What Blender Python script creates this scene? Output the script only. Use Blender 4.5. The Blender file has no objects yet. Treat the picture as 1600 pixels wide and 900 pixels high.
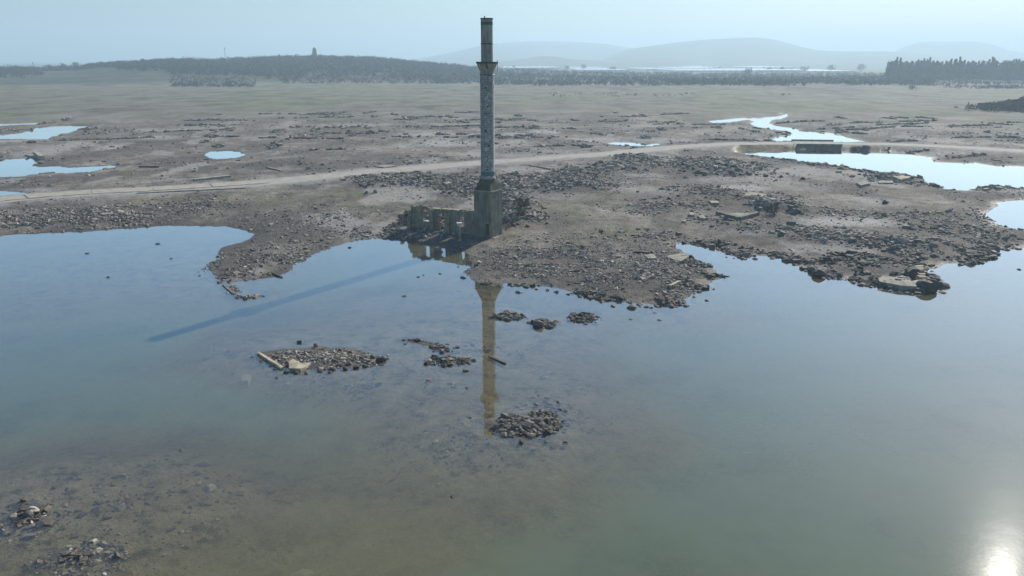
import bpy, bmesh, math, random
import numpy as np
from mathutils import Vector, Matrix
random.seed(7); rng = np.random.default_rng(11)
SC = bpy.context.scene; COL = SC.collection
R = math.radians
# ------------------------------------------------------------------ camera
CAMH = 21.2; PITCH = R(15.35); FPX = 1300.0
cam = bpy.data.cameras.new('camera'); camo = bpy.data.objects.new('camera', cam); COL.objects.link(camo)
camo.location = (0, 0, CAMH); camo.rotation_euler = (math.pi/2 - PITCH, 0, 0)
cam.sensor_width = 36; cam.lens = FPX/1600*36; cam.clip_start = 0.5; cam.clip_end = 60000
SC.camera = camo
# ------------------------------------------------------------------ sky and sun
SUN_EL, SUN_AZ = R(29.8), R(34.0)          # azimuth measured from +Y towards +X
W = bpy.data.worlds.new('World'); SC.world = W; W.use_nodes = True
wn = W.node_tree.nodes; wl = W.node_tree.links; wn.clear()
sky = wn.new('ShaderNodeTexSky'); sky.sky_type = 'NISHITA'; sky.sun_disc = False
sky.sun_elevation = SUN_EL; sky.sun_rotation = SUN_AZ
sky.air_density = 1.1; sky.dust_density = 0.6; sky.ozone_density = 5.0; sky.altitude = 50
bg = wn.new('ShaderNodeBackground'); bg.inputs['Strength'].default_value = 0.08
wo = wn.new('ShaderNodeOutputWorld'); hs = wn.new('ShaderNodeHueSaturation'); hs.inputs['Saturation'].default_value = 1.25; wl.new(sky.outputs[0], hs.inputs['Color']); wl.new(hs.outputs[0], bg.inputs[0]); wl.new(bg.outputs[0], wo.inputs[0])
sl = bpy.data.lights.new('sun', 'SUN'); sl.energy = 5.0; sl.angle = R(0.5); sl.color = (1.0, 0.94, 0.85)
so = bpy.data.objects.new('sun', sl); COL.objects.link(so)
sdir = Vector((math.sin(SUN_AZ)*math.cos(SUN_EL), math.cos(SUN_AZ)*math.cos(SUN_EL), math.sin(SUN_EL)))
so.rotation_euler = sdir.to_track_quat('Z', 'Y').to_euler(); so.location = sdir*100
SC.view_settings.view_transform = 'Standard'; SC.view_settings.look = 'None'
SC.view_settings.gamma = 1.0; SC.view_settings.exposure = 0.38; SC.view_settings.use_curve_mapping = False
SC.cycles.volume_bounces = 2; SC.cycles.max_bounces = 8; SC.cycles.transparent_max_bounces = 12
SC.cycles.use_denoising = True
# ------------------------------------------------------------------ helpers
def G(px, py, z=0.0):
    """point of the plane at height z that stands at this place of the survey photograph"""
    u = (px-800)/FPX; v = (py-450)/FPX
    dy = math.cos(PITCH) - v*math.sin(PITCH); dz = -math.sin(PITCH) - v*math.cos(PITCH)
    t = (z-CAMH)/dz
    return (t*u, t*dy)
def at_dist(px, py, D):
    """point at ground distance y = D on the ray"""
    u = (px-800)/FPX; v = (py-450)/FPX
    dy = math.cos(PITCH) - v*math.sin(PITCH); dz = -math.sin(PITCH) - v*math.cos(PITCH)
    t = D/dy
    return (t*u, D, CAMH + t*dz)
def tag(o, label=None, cat=None, group=None, kind=None):
    if label: o['label'] = label
    if cat: o['category'] = cat
    if group: o['group'] = group
    if kind: o['kind'] = kind
    return o
def empty(name, loc=(0,0,0), rz=0.0, **k):
    o = bpy.data.objects.new(name, None); COL.objects.link(o); o.location = loc; o.rotation_euler = (0,0,rz)
    o.empty_display_size = .2
    return tag(o, **k)
def link(name, me, parent=None, loc=None, **k):
    o = bpy.data.objects.new(name, me); COL.objects.link(o)
    if parent: o.parent = parent
    if loc is not None: o.location = loc
    return tag(o, **k)
def np_mesh(name, V, F, mat=None, smooth=False, attrs=None):
    V = np.asarray(V, dtype=np.float32).reshape(-1,3); F = np.asarray(F, dtype=np.int32)
    n, k = F.shape
    me = bpy.data.meshes.new(name)
    me.vertices.add(len(V)); me.vertices.foreach_set('co', V.ravel())
    me.loops.add(n*k); me.loops.foreach_set('vertex_index', F.ravel())
    me.polygons.add(n); me.polygons.foreach_set('loop_start', np.arange(0, n*k, k, dtype=np.int32))
    me.polygons.foreach_set('loop_total', np.full(n, k, dtype=np.int32))
    me.polygons.foreach_set('use_smooth', np.full(n, smooth, dtype=bool))
    if mat: me.materials.append(mat)
    for an, av in (attrs or {}).items():
        a = me.attributes.new(an, 'FLOAT', 'POINT'); a.data.foreach_set('value', np.asarray(av, dtype=np.float32))
    me.update(); return me
def bm_mesh(name, bm, mat=None, smooth=False):
    bmesh.ops.recalc_face_normals(bm, faces=bm.faces)
    me = bpy.data.meshes.new(name); bm.to_mesh(me); bm.free()
    if mat: me.materials.append(mat)
    for p in me.polygons: p.use_smooth = smooth
    return me
# --- numpy noise
def _h(ix, iy, s):
    n = (ix.astype(np.int64)*374761393 + iy.astype(np.int64)*668265263 + s*1442695041) & 0xffffffff
    n = ((n ^ (n >> 13))*1274126177) & 0xffffffff
    n = n ^ (n >> 16)
    return (n & 0xffff)/65535.0*2-1
def vn(x, y, s=0):
    ix = np.floor(x); iy = np.floor(y); fx = x-ix; fy = y-iy
    fx = fx*fx*(3-2*fx); fy = fy*fy*(3-2*fy)
    a = _h(ix,iy,s); b = _h(ix+1,iy,s); c = _h(ix,iy+1,s); d = _h(ix+1,iy+1,s)
    return (a*(1-fx)+b*fx)*(1-fy) + (c*(1-fx)+d*fx)*fy
def fbm(x, y, o=4, s=0):
    r = 0; a = .5; c, sn = .8, .6
    for k in range(o):
        r = r + a*vn(x, y, s+k*17); x, y = (c*x-sn*y)*2.03+7.1, (sn*x+c*y)*2.03-3.7; a *= .5
    return r
def sst(a, b, x):
    t = np.clip((x-a)/(b-a), 0, 1); return t*t*(3-2*t)
def sdist(x, y, poly):
    P = np.array(poly); Q = np.roll(P, -1, 0)
    d2 = np.full(x.shape, 1e18); ins = np.zeros(x.shape, bool)
    for (ax, ay), (bx, by) in zip(P, Q):
        ex, ey = bx-ax, by-ay; L = ex*ex+ey*ey
        if L < 1e-12: continue
        t = np.clip(((x-ax)*ex+(y-ay)*ey)/L, 0, 1)
        d2 = np.minimum(d2, (x-ax-t*ex)**2+(y-ay-t*ey)**2)
        if ay != by:
            ins ^= ((ay > y) != (by > y)) & (x < ex*(y-ay)/ey+ax)
    d = np.sqrt(d2); return np.where(ins, d, -d)
def polyW(pts): return [G(a, b) for a, b in pts]
class Ell:
    """an elliptic patch of ground, given by its surveyed centre and half widths"""
    def __init__(s, px, py, rx, ry, v=1.0, tilt=0.0):
        s.c = G(px, py); a = G(px+rx, py); b = G(px-rx, py)
        s.rx = (a[0]-b[0])/2; yt = G(px, py-ry)[1]; yb = G(px, py+ry)[1]
        s.ry = (yt-yb)/2; s.c = (s.c[0], (yt+yb)/2); s.v = v
        tx, ty = G(px+rx, py+tilt)
        s.ang = math.atan2(ty-G(px,py)[1], s.rx) if tilt else 0.0
    def q(s, x, y):
        dx = x-s.c[0]; dy = y-s.c[1]; ca, sa = math.cos(s.ang), math.sin(s.ang)
        return np.sqrt(((dx*ca+dy*sa)/s.rx)**2 + ((-dx*sa+dy*ca)/s.ry)**2)
    def w(s, x, y): return (1-sst(.45, 1.25, s.q(x, y)))*s.v
    def sample(s, n, soft=.75):
        a = rng.uniform(0, 2*np.pi, n); r = np.abs(rng.normal(0, soft, n)); r = np.minimum(r, 2.0)
        r = np.where(r > 1.3, rng.uniform(0, 1.1, n), r)**.8
        u = r*np.cos(a)*s.rx; v = r*np.sin(a)*s.ry; ca, sa = math.cos(s.ang), math.sin(s.ang)
        return s.c[0]+u*ca-v*sa, s.c[1]+u*sa+v*ca
# ------------------------------------------------------------------ survey of the shorelines
south = [(-900,420),(-400,392),(-200,382),(-60,374),(0,370),(60,365),(130,362),(200,357),(270,354),(340,355),(378,359),(393,367),(384,377),(352,386),
 (346,398),(334,409),(327,423),(331,434),(345,441),(367,441),(400,438),(438,433),(456,421),(473,409),(488,399),(500,392),(520,384),(547,378),(572,373),
 (600,372),(625,375),(650,379),(668,383),(690,389),(708,393),(724,395),(735,401),(733,413),(730,425),(738,437),(752,443),(775,442),(795,443),
 (820,446),(847,449),(870,452),(905,460),(942,469),(987,471),(1017,477),(1046,478),(1072,468),(1084,461),(1096,450),(1112,441),(1138,432),(1118,427),(1109,420),(1106,412),
 (1078,404),(1064,392),(1053,384),(1064,381),(1100,384),(1121,388),(1139,399),(1171,402),(1217,402),(1242,412),(1267,424),(1290,431),(1328,437),(1349,445),
 (1384,452),(1438,459),(1455,458),(1460,449),(1453,437),(1457,423),(1484,414),(1534,411),(1541,400),(1562,391),(1600,387),(1680,382),(1730,374),
 (1690,366),(1600,361),(1566,354),(1545,345),(1541,334),(1559,324),(1556,316),(1600,313),(1700,311),(1740,303),(1660,299),
 (1600,297),(1541,293),(1509,297),(1477,295),(1459,290),(1431,279),(1402,272),(1349,266),(1313,259),(1260,253),(1207,245),(1146,237),
 (1158,232),(1246,232),(1313,233),(1384,235),(1420,240),(1456,247),(1457,253),(1502,256),(1527,255),(1555,261),(1600,260),(1750,266),(2300,290)]
main_land = polyW(south) + [(6000,150),(6000,30000),(-6000,30000),(-6000,60)]
islands = {
 'a': [(403,553),(417,547),(460,544),(493,540),(513,546),(553,547),(583,556),(600,562),(588,568),(573,572),(533,576),(487,580),(443,581),(423,567)],
 'b': [(630,531),(640,528),(653,531),(668,537),(690,542),(704,548),(700,552),(680,546),(655,540),(640,536)],
 'c': [(678,561),(700,556),(722,560),(730,566),(708,570),(690,567)],
 'd': [(752,661),(775,653),(800,652),(825,650),(850,650),(866,650),(873,662),(862,672),(851,678),(830,684),(813,688),(798,681),(772,668)],
 'e': [(776,492),(790,488),(812,490),(822,495),(812,500),(792,502)],
 'f': [(834,503),(850,499),(868,503),(864,510),(846,513)],
 'g': [(890,494),(905,489),(925,492),(938,499),(925,504),(905,507),(893,501)],
 'h': [(25,795),(45,790),(60,797),(58,806),(44,812),(28,806)],
 'j': [(95,868),(108,862),(120,868),(114,880),(98,880)],
 'k': [(355,441),(362,446),(372,455),(384,462),(400,462),(412,459),(411,463),(396,467),(378,467),(362,459),(350,447)],
 'l': [(1290,430),(1283,436),(1274,430),(1272,424)],
}
ponds = {
 'river': [(1111,190),(1132,187),(1164,184),(1185,185),(1192,184),(1221,181),(1223,177),(1233,177),(1235,182),(1206,188),(1198,192),(1205,196),(1242,201),(1247,206),(1285,207),(1306,210),(1328,216),(1352,222),(1313,222.6),(1246,221.6),(1203,220),(1221,214),(1240,209),(1232,205),(1207,202),(1185,198),(1169,195),(1180,190),(1168,187),(1140,191),(1115,192)],
 'pond_far': [(-120,210),(0,209),(39,208),(60,200),(100,197),(138,197),(118,204),(89,211),(73,218),(52,217),(0,217),(-120,219)],
 'pond_top': [(-120,194),(0,193),(60,191),(108,190),(60,194),(0,197),(-120,199)],
 'pond_mid': [(-160,249),(0,249),(50,248),(56,254),(47,259),(63,261),(89,260),(105,263),(136,261),(171,259),(186,260),(163,266),(131,270),(87,271),(52,272),(21,276),(0,277),(-160,280)],
 'pond_round': [(320,241),(328,237),(352,236),(372,238),(383,242),(377,246),(354,248),(330,247)],
 'pond_road': [(-100,299),(0,299),(28,301),(45,304),(18,309),(-60,311)],
 'pond_kerb': [(-100,320),(0,319.5),(36,318),(22,325),(-60,330)],
 'pond_slot': [(937,223),(977,222),(1030,225),(1014,228),(964,226.5)],
}
ISL = [polyW(v) for v in islands.values()]; PND = {k: polyW(v) for k, v in ponds.items()}
road_px = [(-700,372),(-300,340),(-60,318),(60,306),(150,300),(235,296.5),(350,289),(420,284),(500,276),(570,269),(650,262),(750,254),(850,247),(950,240),(1060,229),(1140,224.5),(1246,223),(1310,223.8),(1390,225),(1456,227.5),(1520,231),(1620,237),(1900,250)]
ROAD = np.array([G(a, b, 1.05) for a, b in road_px])
def road_d(x, y):
    d = np.full(x.shape, 1e9)
    for (ax, ay), (bx, by) in zip(ROAD[:-1], ROAD[1:]):
        ex, ey = bx-ax, by-ay; t = np.clip(((x-ax)*ex+(y-ay)*ey)/(ex*ex+ey*ey), 0, 1)
        d = np.minimum(d, np.hypot(x-ax-t*ex, y-ay-t*ey))
    return d
# shallow ground under the water (1 = almost reaches the surface)
shoal = [Ell(110,440,330,85,.93), Ell(520,560,280,55,.93), Ell(740,620,300,130,.88), Ell(60,850,460,190,.90), Ell(720,760,300,110,.6), Ell(660,490,230,60,.82),
         Ell(560,880,240,60,.45), Ell(1000,690,110,60,.45), Ell(320,440,110,50,.5), Ell(400,520,120,30,.55), Ell(1080,500,140,25,.5), Ell(870,520,110,30,.5)]
# rubble mounds: px, py, rx, ry, height, tilt
mounds = [(Ell(60,345,150,15), .35), (Ell(190,341,90,12), .25), (Ell(640,291,90,12,1,5), .75), (Ell(725,298,40,12), .5), (Ell(845,296,80,17,1,-14), .85), (Ell(905,281,45,9), .5),
          (Ell(812,332,30,13), .8), (Ell(812,349,34,9), .6), (Ell(672,351,44,10), 1.0), (Ell(705,360,34,9), .7), (Ell(1120,268,72,15), .9), (Ell(1000,258,42,9), .4), (Ell(965,270,60,8), .3),
          (Ell(1120,313,60,14), .35), (Ell(1213,331,38,11), 1.0), (Ell(1030,335,70,11), .25), (Ell(1250,372,150,12,1,18), .35), (Ell(1400,388,110,12,1,8), .35), (Ell(1420,283,60,8), .5),
          (Ell(1500,370,70,22), .3), (Ell(1560,295,60,5), .3), (Ell(1380,425,100,10,1,8), .3), (Ell(460,262,60,8,1,4), .6), (Ell(900,450,120,18), .15), (Ell(1000,440,80,20), .2), (Ell(1290,340,70,8,1,7), .3)]
plat = Ell(752,366,38,11)
ridge_px = [(-400,101),(-200,102),(0,107),(60,108),(120,106.5),(155,102),(200,99),(250,97),(300,95.5),(350,95.5),(400,94),(440,92.5),(480,92.5),(540,93),(580,93.5),(620,97.5),(660,101.5),(700,105),(740,107.5),(780,110),(860,113),(1000,117),(1700,120)]
ridge_az = np.array([math.atan2((a-800)/FPX, math.cos(PITCH)-(b-450)/FPX*math.sin(PITCH)) for a, b in ridge_px])
ridge_z = np.array([max(0, at_dist(a, b, 1020)[2]-2.5) for a, b in ridge_px])
def land_sd(x, y):
    amp = 0.45+np.hypot(x, y)*.003
    wx = x + fbm(x/3.1, y/3.1, 4, 3)*amp*1.5 + fbm(x/.8, y/.8, 2, 31)*.22; wy = y + fbm(x/3.1, y/3.1, 4, 9)*amp*1.5 + fbm(x/.8, y/.8, 2, 37)*.3
    sd = sdist(wx, wy, main_land)
    for p in ISL: sd = np.maximum(sd, sdist(wx, wy, p))
    pd = np.full(x.shape, -1e9)
    for p in PND.values(): pd = np.maximum(pd, sdist(wx, wy, p))
    return np.minimum(sd, -pd), pd
def terrain(x, y, full=False):
    x = np.asarray(x, float); y = np.asarray(y, float)
    r = np.hypot(x, y); near = (r < 520)
    sd = np.full(x.shape, 120.0); pd = np.full(x.shape, -1e3)
    a, b = land_sd(x[near], y[near]); sd[near] = a; pd[near] = b
    inl = sst(0, 4, sd)
    big = fbm(x/22, y/22, 3, 40)
    h = .95*(1-np.exp(-np.maximum(sd, 0)/13)) + inl*(big*.35*sst(3, 20, sd) + fbm(x/4.5, y/4.5, 3, 50)*.16) + sst(0,1,sd)*fbm(x/.9, y/.9, 3, 60)*.10
    # low banks and terraces of the drowned fields
    h = h + inl*sst(.05,.12,vn(x/17+3, y/26, 71)*.5)*.22*sst(60,120,r)
    rub = np.zeros(x.shape)
    for e, hh in mounds:
        w = e.w(x, y); rub = np.maximum(rub, w); h = h + w*hh*(.6+.8*np.abs(fbm(x/2.2, y/2.2, 3, 80)))*sst(0, 1.5, sd)
    w = plat.w(x, y)*sst(.1, 2.2, sd); h = h*(1-w) + w*.55
    # bed
    sh = np.zeros(x.shape)
    for e in shoal: sh = 1-(1-sh)*(1-e.w(x, y))
    dmax = (1.7 + fbm(x/30, y/30, 2, 90)*.5)*(1-sh)+.13 + .10*fbm(x/3.5, y/3.5, 3, 91)
    dmax = np.where(pd > -3, .45, np.maximum(dmax, .06))
    bed = -dmax*(1-np.exp(np.minimum(sd, 0)/np.where(pd > -3, 1.2, 3.2))) - .02 + (fbm(x/.7, y/.7, 3, 95)*.05)*sst(0,-1,sd)
    h = np.where(sd > 0, h, bed)
    rd = road_d(x, y)
    k = 1-sst(4.3, 6.7+1.4*vn(x/5,y/5,4), rd); k = k*(r < 420); h = h*(1-k) + k*(1.0+fbm(x/3,y/3,2,7)*.03)
    # far plain and the wooded hill
    far = sst(300, 600, r); h = h*(1-far) + far*(1.4 + fbm(x/90, y/90, 3, 12)*1.6)
    az = np.arctan2(x, y); rz = np.interp(az, ridge_az, ridge_z)
    prof = sst(700, 1040, r)*(1-sst(1150, 2100, r))
    h = h + rz*prof*(1 + .10*fbm(x/45, y/45, 3, 33)*sst(700,850,r)) 
    # brushy knoll at the right
    kx, ky = G(1692, 172, 1.2); q = np.hypot((x-kx)/45, (y-ky)/26); h = h + 6.6*(1-sst(0, 1, q))
    if full: return h, sd, pd, rub, rd, far
    return h
GRID = {}
def ground_z(x, y):
    """height of the finished ground sheet"""
    x = np.asarray(x, float); y = np.asarray(y, float); az, r, H = GRID['az'], GRID['r'], GRID['h']
    a = np.clip(np.arctan2(x, y), az[0], az[-1]-1e-9); q = np.clip(np.hypot(x, y), r[0], r[-1]-1e-6)
    i = np.clip(np.searchsorted(r, q, 'right')-1, 0, len(r)-2); j = np.clip(np.searchsorted(az, a, 'right')-1, 0, len(az)-2)
    f = (q-r[i])/(r[i+1]-r[i]); g = (a-az[j])/(az[j+1]-az[j])
    return (H[i,j]*(1-g)+H[i,j+1]*g)*(1-f)+(H[i+1,j]*(1-g)+H[i+1,j+1]*g)*f
def tz(x, y): return float(ground_z(x, y))
def P(px, py):
    z = 0.5
    for _ in range(5):
        x, y = G(px, py, z); z = max(tz(x, y), 0.0)
    return x, y, z
# ------------------------------------------------------------------ materials
class M:
    def __init__(s, name):
        s.m = bpy.data.materials.new(name); s.m.use_nodes = True; s.n = s.m.node_tree.nodes; s.l = s.m.node_tree.links
        s.b = s.n['Principled BSDF']; s.tc = s.n.new('ShaderNodeTexCoord')
    def node(s, t, ins=None, **k):
        nd = s.n.new(t)
        for a, v in k.items(): setattr(nd, a, v)
        for a, v in (ins or {}).items():
            if isinstance(v, bpy.types.NodeSocket): s.l.new(v, nd.inputs[a])
            else: nd.inputs[a].default_value = v
        return nd
    def noise(s, scale, detail=4, rough=.6, vec=None, out='Fac'):
        nd = s.node('ShaderNodeTexNoise', {'Scale': scale, 'Detail': detail, 'Roughness': rough, 'Vector': vec or s.tc.outputs['Object']})
        return nd.outputs[out]
    def ramp(s, fac, stops):
        nd = s.node('ShaderNodeValToRGB', {'Fac': fac}); cr = nd.color_ramp
        while len(cr.elements) < len(stops): cr.elements.new(.5)
        for e, (p, c) in zip(cr.elements, stops): e.position = p; e.color = (*c, 1) if len(c) == 3 else c
        return nd.outputs['Color']
    def mix(s, fac, a, b, t='MIX'):
        nd = s.node('ShaderNodeMix', data_type='RGBA', blend_type=t)
        for i, v in ((0, fac), (6, a), (7, b)):
            if isinstance(v, bpy.types.NodeSocket): s.l.new(v, nd.inputs[i])
            else: nd.inputs[i].default_value = v if i == 0 else (*v, 1)
        return nd.outputs[2]
    def math(s, op, a, b=0.0, clamp=False):
        nd = s.node('ShaderNodeMath', operation=op, use_clamp=clamp)
        for i, v in ((0, a), (1, b)):
            if isinstance(v, bpy.types.NodeSocket): s.l.new(v, nd.inputs[i])
            else: nd.inputs[i].default_value = v
        return nd.outputs[0]
    def attr(s, name): return s.node('ShaderNodeAttribute', attribute_name=name).outputs['Fac']
    def bump(s, h, dist, strength=1.0): 
        nd = s.node('ShaderNodeBump', {'Height': h, 'Distance': dist, 'Strength': strength}); s.l.new(nd.outputs[0], s.b.inputs['Normal']); return nd.outputs[0]
    def out(s, color, rough=.9, spec=.3):
        for k, v in (('Base Color', color), ('Roughness', rough), ('Specular IOR Level', spec)):
            if isinstance(v, bpy.types.NodeSocket): s.l.new(v, s.b.inputs[k])
            else: s.b.inputs[k].default_value = (*v, 1) if k == 'Base Color' else v
        return s.m
def ground_mat():
    m = M('ground_mud'); o = m.tc.outputs['Object']
    n1 = m.noise(.05, 5, .6); n2 = m.noise(.6, 5, .65); n3 = m.noise(5, 4, .7)
    base = m.ramp(n1, [(.36,(.135,.114,.092)), (.5,(.215,.187,.153)), (.64,(.34,.302,.253))])
    fine = m.ramp(n2, [(.34,(.55,.53,.5)), (.5,(.97,.97,.97)), (.66,(1.35,1.33,1.28))]); c = m.mix(1, base, fine, 'MULTIPLY')
    c = m.mix(1, c, m.ramp(n3, [(.36,(.42,.41,.4)), (.5,(1.0,1.0,1.0)), (.66,(1.3,1.28,1.25))]), 'MULTIPLY')
    gr = m.math('MULTIPLY', m.attr('green'), m.ramp(m.noise(.35, 5, .7), [(.38,(0,0,0)), (.6,(1,1,1))]), True)
    c = m.mix(gr, c, m.ramp(n3, [(.3,(.13,.135,.06)), (.7,(.24,.235,.12))]))
    c = m.mix(m.attr('rubble'), c, m.ramp(n3, [(.35,(.06,.052,.044)), (.65,(.185,.163,.135))]))
    pl = m.math('MULTIPLY', m.attr('pale'), m.ramp(m.noise(.8, 5, .7), [(.32,(.25,.25,.25)), (.5,(1,1,1))]), True)
    c = m.mix(pl, c, m.ramp(n3, [(.3,(.40,.37,.33)), (.7,(.54,.51,.46))]))
    fr = m.attr('far')
    fm = m.node('ShaderNodeMapping', {'Vector': o, 'Scale': (1, .55, 1)}).outputs[0]
    fc = m.ramp(m.noise(.011, 7, .72, fm), [(.36,(.10,.085,.065)), (.46,(.20,.175,.135)), (.54,(.17,.165,.10)), (.64,(.13,.165,.08))])
    fc = m.mix(1, fc, m.ramp(m.noise(.07, 5, .75, fm), [(.36,(.55,.54,.52)), (.5,(1,1,1)), (.66,(1.35,1.3,1.22))]), 'MULTIPLY'); c = m.mix(fr, c, fc)
    c = m.mix(m.attr('wood'), c, m.ramp(m.noise(.03, 4, .7), [(.4,(.05,.055,.035)), (.62,(.10,.10,.06))]))
    bed = m.ramp(m.noise(.7, 7, .76), [(.38,(.06,.05,.034)), (.48,(.25,.205,.115)), (.68,(.40,.335,.20))])
    c = m.mix(m.attr('bed'), c, bed)
    wet = m.attr('wet'); c = m.mix(wet, c, m.mix(1, c, (.42,.40,.38), 'MULTIPLY'))
    rg = m.math('SUBTRACT', .95, m.math('MULTIPLY', wet, .45))
    h = m.math('ADD', m.noise(2.2, 6, .75), m.math('MULTIPLY', m.noise(9, 3, .7), .35)); m.bump(h, .34, 1.0)
    return m.out(c, rg, .25)
def stone_mat(name, lo, hi, spec=.3):
    m = M(name); t = m.attr('tint'); n = m.noise(3.0, 4, .7)
    c = m.mix(t, lo, hi); c = m.mix(1, c, m.ramp(n, [(.3,(.6,.6,.58)), (.7,(1.25,1.25,1.25))]), 'MULTIPLY')
    m.bump(m.noise(7, 4, .7), .05, .8); return m.out(c, .9, spec)
def boulder_mat(name, lo, hi, wet=True):
    m = M(name); rnd = m.node('ShaderNodeObjectInfo').outputs['Random']; n = m.noise(2.5, 5, .7)
    c = m.mix(rnd, lo, hi); c = m.mix(1, c, m.ramp(n, [(.3,(.5,.5,.47)), (.7,(1.4,1.36,1.3))]), 'MULTIPLY')
    m.bump(m.noise(6, 5, .7), .08, .9); return m.out(c, .7 if wet else .9, .4)
def masonry(name, cols, scale=1.2, stain=.5):
    m = M(name); n = m.noise(scale, 6, .7); c = m.ramp(n, [(.32, cols[0]), (.5, cols[1]), (.68, cols[2])])
    st = m.node('ShaderNodeMapping', {'Vector': m.tc.outputs['Object'], 'Scale': (3.5, 3.5, .35)}).outputs[0]
    s2 = m.noise(1.3, 5, .65, st); c = m.mix(stain, c, m.mix(1, c, m.ramp(s2, [(.35,(.35,.34,.30)), (.62,(1.15,1.15,0.75))]), 'MULTIPLY'))
    m.bump(m.noise(6, 6, .75), .05, .8); return m.out(c, .92, .2)
def plain(name, c, rough=.8, var=.25, scale=3, spec=.3):
    m = M(name); k = m.ramp(m.noise(scale, 5, .65), [(.3, (1-var,)*3), (.7, (1+var,)*3)])
    return m.out(m.mix(1, c, k, 'MULTIPLY'), rough, spec)
def leaf_mat(name, lo, hi):
    m = M(name); c = m.mix(m.attr('tint'), lo, hi); return m.out(c, .85, .15)
def water_mat():
    m = M('murky_water'); n = m.n; l = m.l; n.remove(m.b)
    dep = m.attr('depth')
    al = m.math('SUBTRACT', 1.0, m.math('EXPONENT', m.math('MULTIPLY', m.math('MULTIPLY', dep, m.ramp(m.noise(.12, 5, .7), [(.35,(.55,.55,.55)), (.65,(1.5,1.5,1.5))])), -1.15)), True)
    al = m.math('ADD', m.math('MULTIPLY', al, .92), .06)
    ns = m.math('ADD', m.math('MULTIPLY', m.noise(.035, 4, .6), .7), m.math('MULTIPLY', m.noise(.22, 5, .7), .3))
    dcol = m.ramp(m.math('ADD', m.math('MULTIPLY', dep, .38), m.math('MULTIPLY', m.math('SUBTRACT', ns, .5), .5)), [(0,(.195,.155,.075)), (.35,(.155,.145,.068)), (.8,(.115,.148,.090))])
    dif = m.node('ShaderNodeBsdfDiffuse', {'Color': dcol})
    tr = m.node('ShaderNodeBsdfTransparent', {'Color': (.93,.93,.86,1)})
    body = m.node('ShaderNodeMixShader', {0: al, 1: tr.outputs[0], 2: dif.outputs[0]})
    rip = m.math('ADD', m.math('MULTIPLY', m.noise(.9, 3, .6), 1.0), m.math('MULTIPLY', m.noise(6, 2, .5), .15))
    rip = m.math('MULTIPLY', rip, m.ramp(m.noise(.03, 4, .65, m.node('ShaderNodeMapping', {'Vector': m.tc.outputs['Object'], 'Scale': (1, 2.2, 1)}).outputs[0]), [(.40,(.25,.25,.25)), (.62,(1.25,1.25,1.25))]))
    bp = m.node('ShaderNodeBump', {'Height': rip, 'Distance': .0045, 'Strength': 1.0})
    gl = m.node('ShaderNodeBsdfGlossy', {'Color': (1,1,1,1), 'Roughness': .015, 'Normal': bp.outputs[0]})
    gl2 = m.node('ShaderNodeBsdfGlossy', {'Color': (1,1,1,1), 'Roughness': .17, 'Normal': bp.outputs[0]})
    glm = m.node('ShaderNodeMixShader', {0: .007, 1: gl.outputs[0], 2: gl2.outputs[0]})
    geo = m.node('ShaderNodeNewGeometry'); dt = m.node('ShaderNodeVectorMath', {0: geo.outputs['Incoming'], 1: bp.outputs[0]}, operation='DOT_PRODUCT')
    om = m.math('SUBTRACT', 1.0, m.math('ABSOLUTE', dt.outputs['Value']), True)
    frs = m.math('ADD', .018, m.math('MULTIPLY', m.math('POWER', om, 4.3), 1.55), True)       # reflectance rises towards grazing, the same from both sides
    mx = m.node('ShaderNodeMixShader', {0: frs, 1: body.outputs[0], 2: glm.outputs[0]})
    l.new(mx.outputs[0], n['Material Output'].inputs['Surface']); return m.m
MG = ground_mat(); MW = water_mat()
MS = stone_mat('rubble_stone', (.12,.10,.08), (.50,.435,.355)); MSW = stone_mat('wet_stone', (.04,.034,.028), (.22,.19,.155), .4)
MB = boulder_mat('wet_boulder', (.05,.046,.04), (.13,.12,.105)); MBD = boulder_mat('dry_boulder', (.15,.14,.125), (.32,.30,.27), False)
MBP = boulder_mat('pale_stone', (.42,.38,.31), (.55,.51,.44), False)
MSLAB = masonry('weathered_concrete', [(.20,.19,.17),(.34,.32,.29),(.46,.44,.40)])
MSAND = masonry('tan_stone', [(.25,.20,.14),(.48,.41,.31),(.62,.55,.44)], 1.5, .3)
MPED = masonry('pedestal_render', [(.13,.128,.12),(.22,.217,.205),(.30,.295,.28)], .9, .7)
MLICH = masonry('lichen_blackened_stone', [(.045,.048,.04),(.085,.088,.075),(.16,.155,.135)], 1.1, .6)
MWALL = masonry('ruin_plaster', [(.15,.135,.11),(.27,.24,.20),(.38,.34,.29)], 1.4, .5)
MCORE = masonry('shaft_mortar', [(.38,.38,.37),(.52,.52,.51),(.62,.62,.61)], 1.6, .4)
MUP = masonry('upper_shaft', [(.22,.22,.215),(.33,.325,.32),(.42,.40,.39)], 1.2, .6)
MTEAL = plain('teal_glaze', (.02,.14,.15), .5, .5, 4, .5); MGREEN = plain('green_paint', (.01,.12,.09), .6, .5, 4)
MDARK = plain('dark_rusted_iron', (.05,.045,.045), .7, .4); MVOID = plain('recess_shade_paint', (.02,.02,.02), .95, .2)  # recess colour: near-black stands in for shade inside openings
MMARB = plain('pale_marble', (.62,.60,.56), .6, .2, 2)
MLEAF = leaf_mat('dark_scrub_leaves', (.022,.026,.022), (.06,.062,.045)); MCON = leaf_mat('conifer_needles', (.02,.035,.028), (.05,.075,.05))
MTWIG = leaf_mat('dry_twigs', (.025,.022,.02), (.075,.065,.055)); MBARK = plain('bark', (.10,.08,.065), .9)
MWHITE = plain('greenhouse_plastic', (.86,.86,.86), .42, .06, .05, 1.0); MMOUNT = plain('mountain_woodland', (.09,.11,.075), .95, .4, .004)
MROAD = masonry('road_dust', [(.30,.275,.24),(.39,.365,.32),(.47,.44,.395)], .7, .2)
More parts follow.
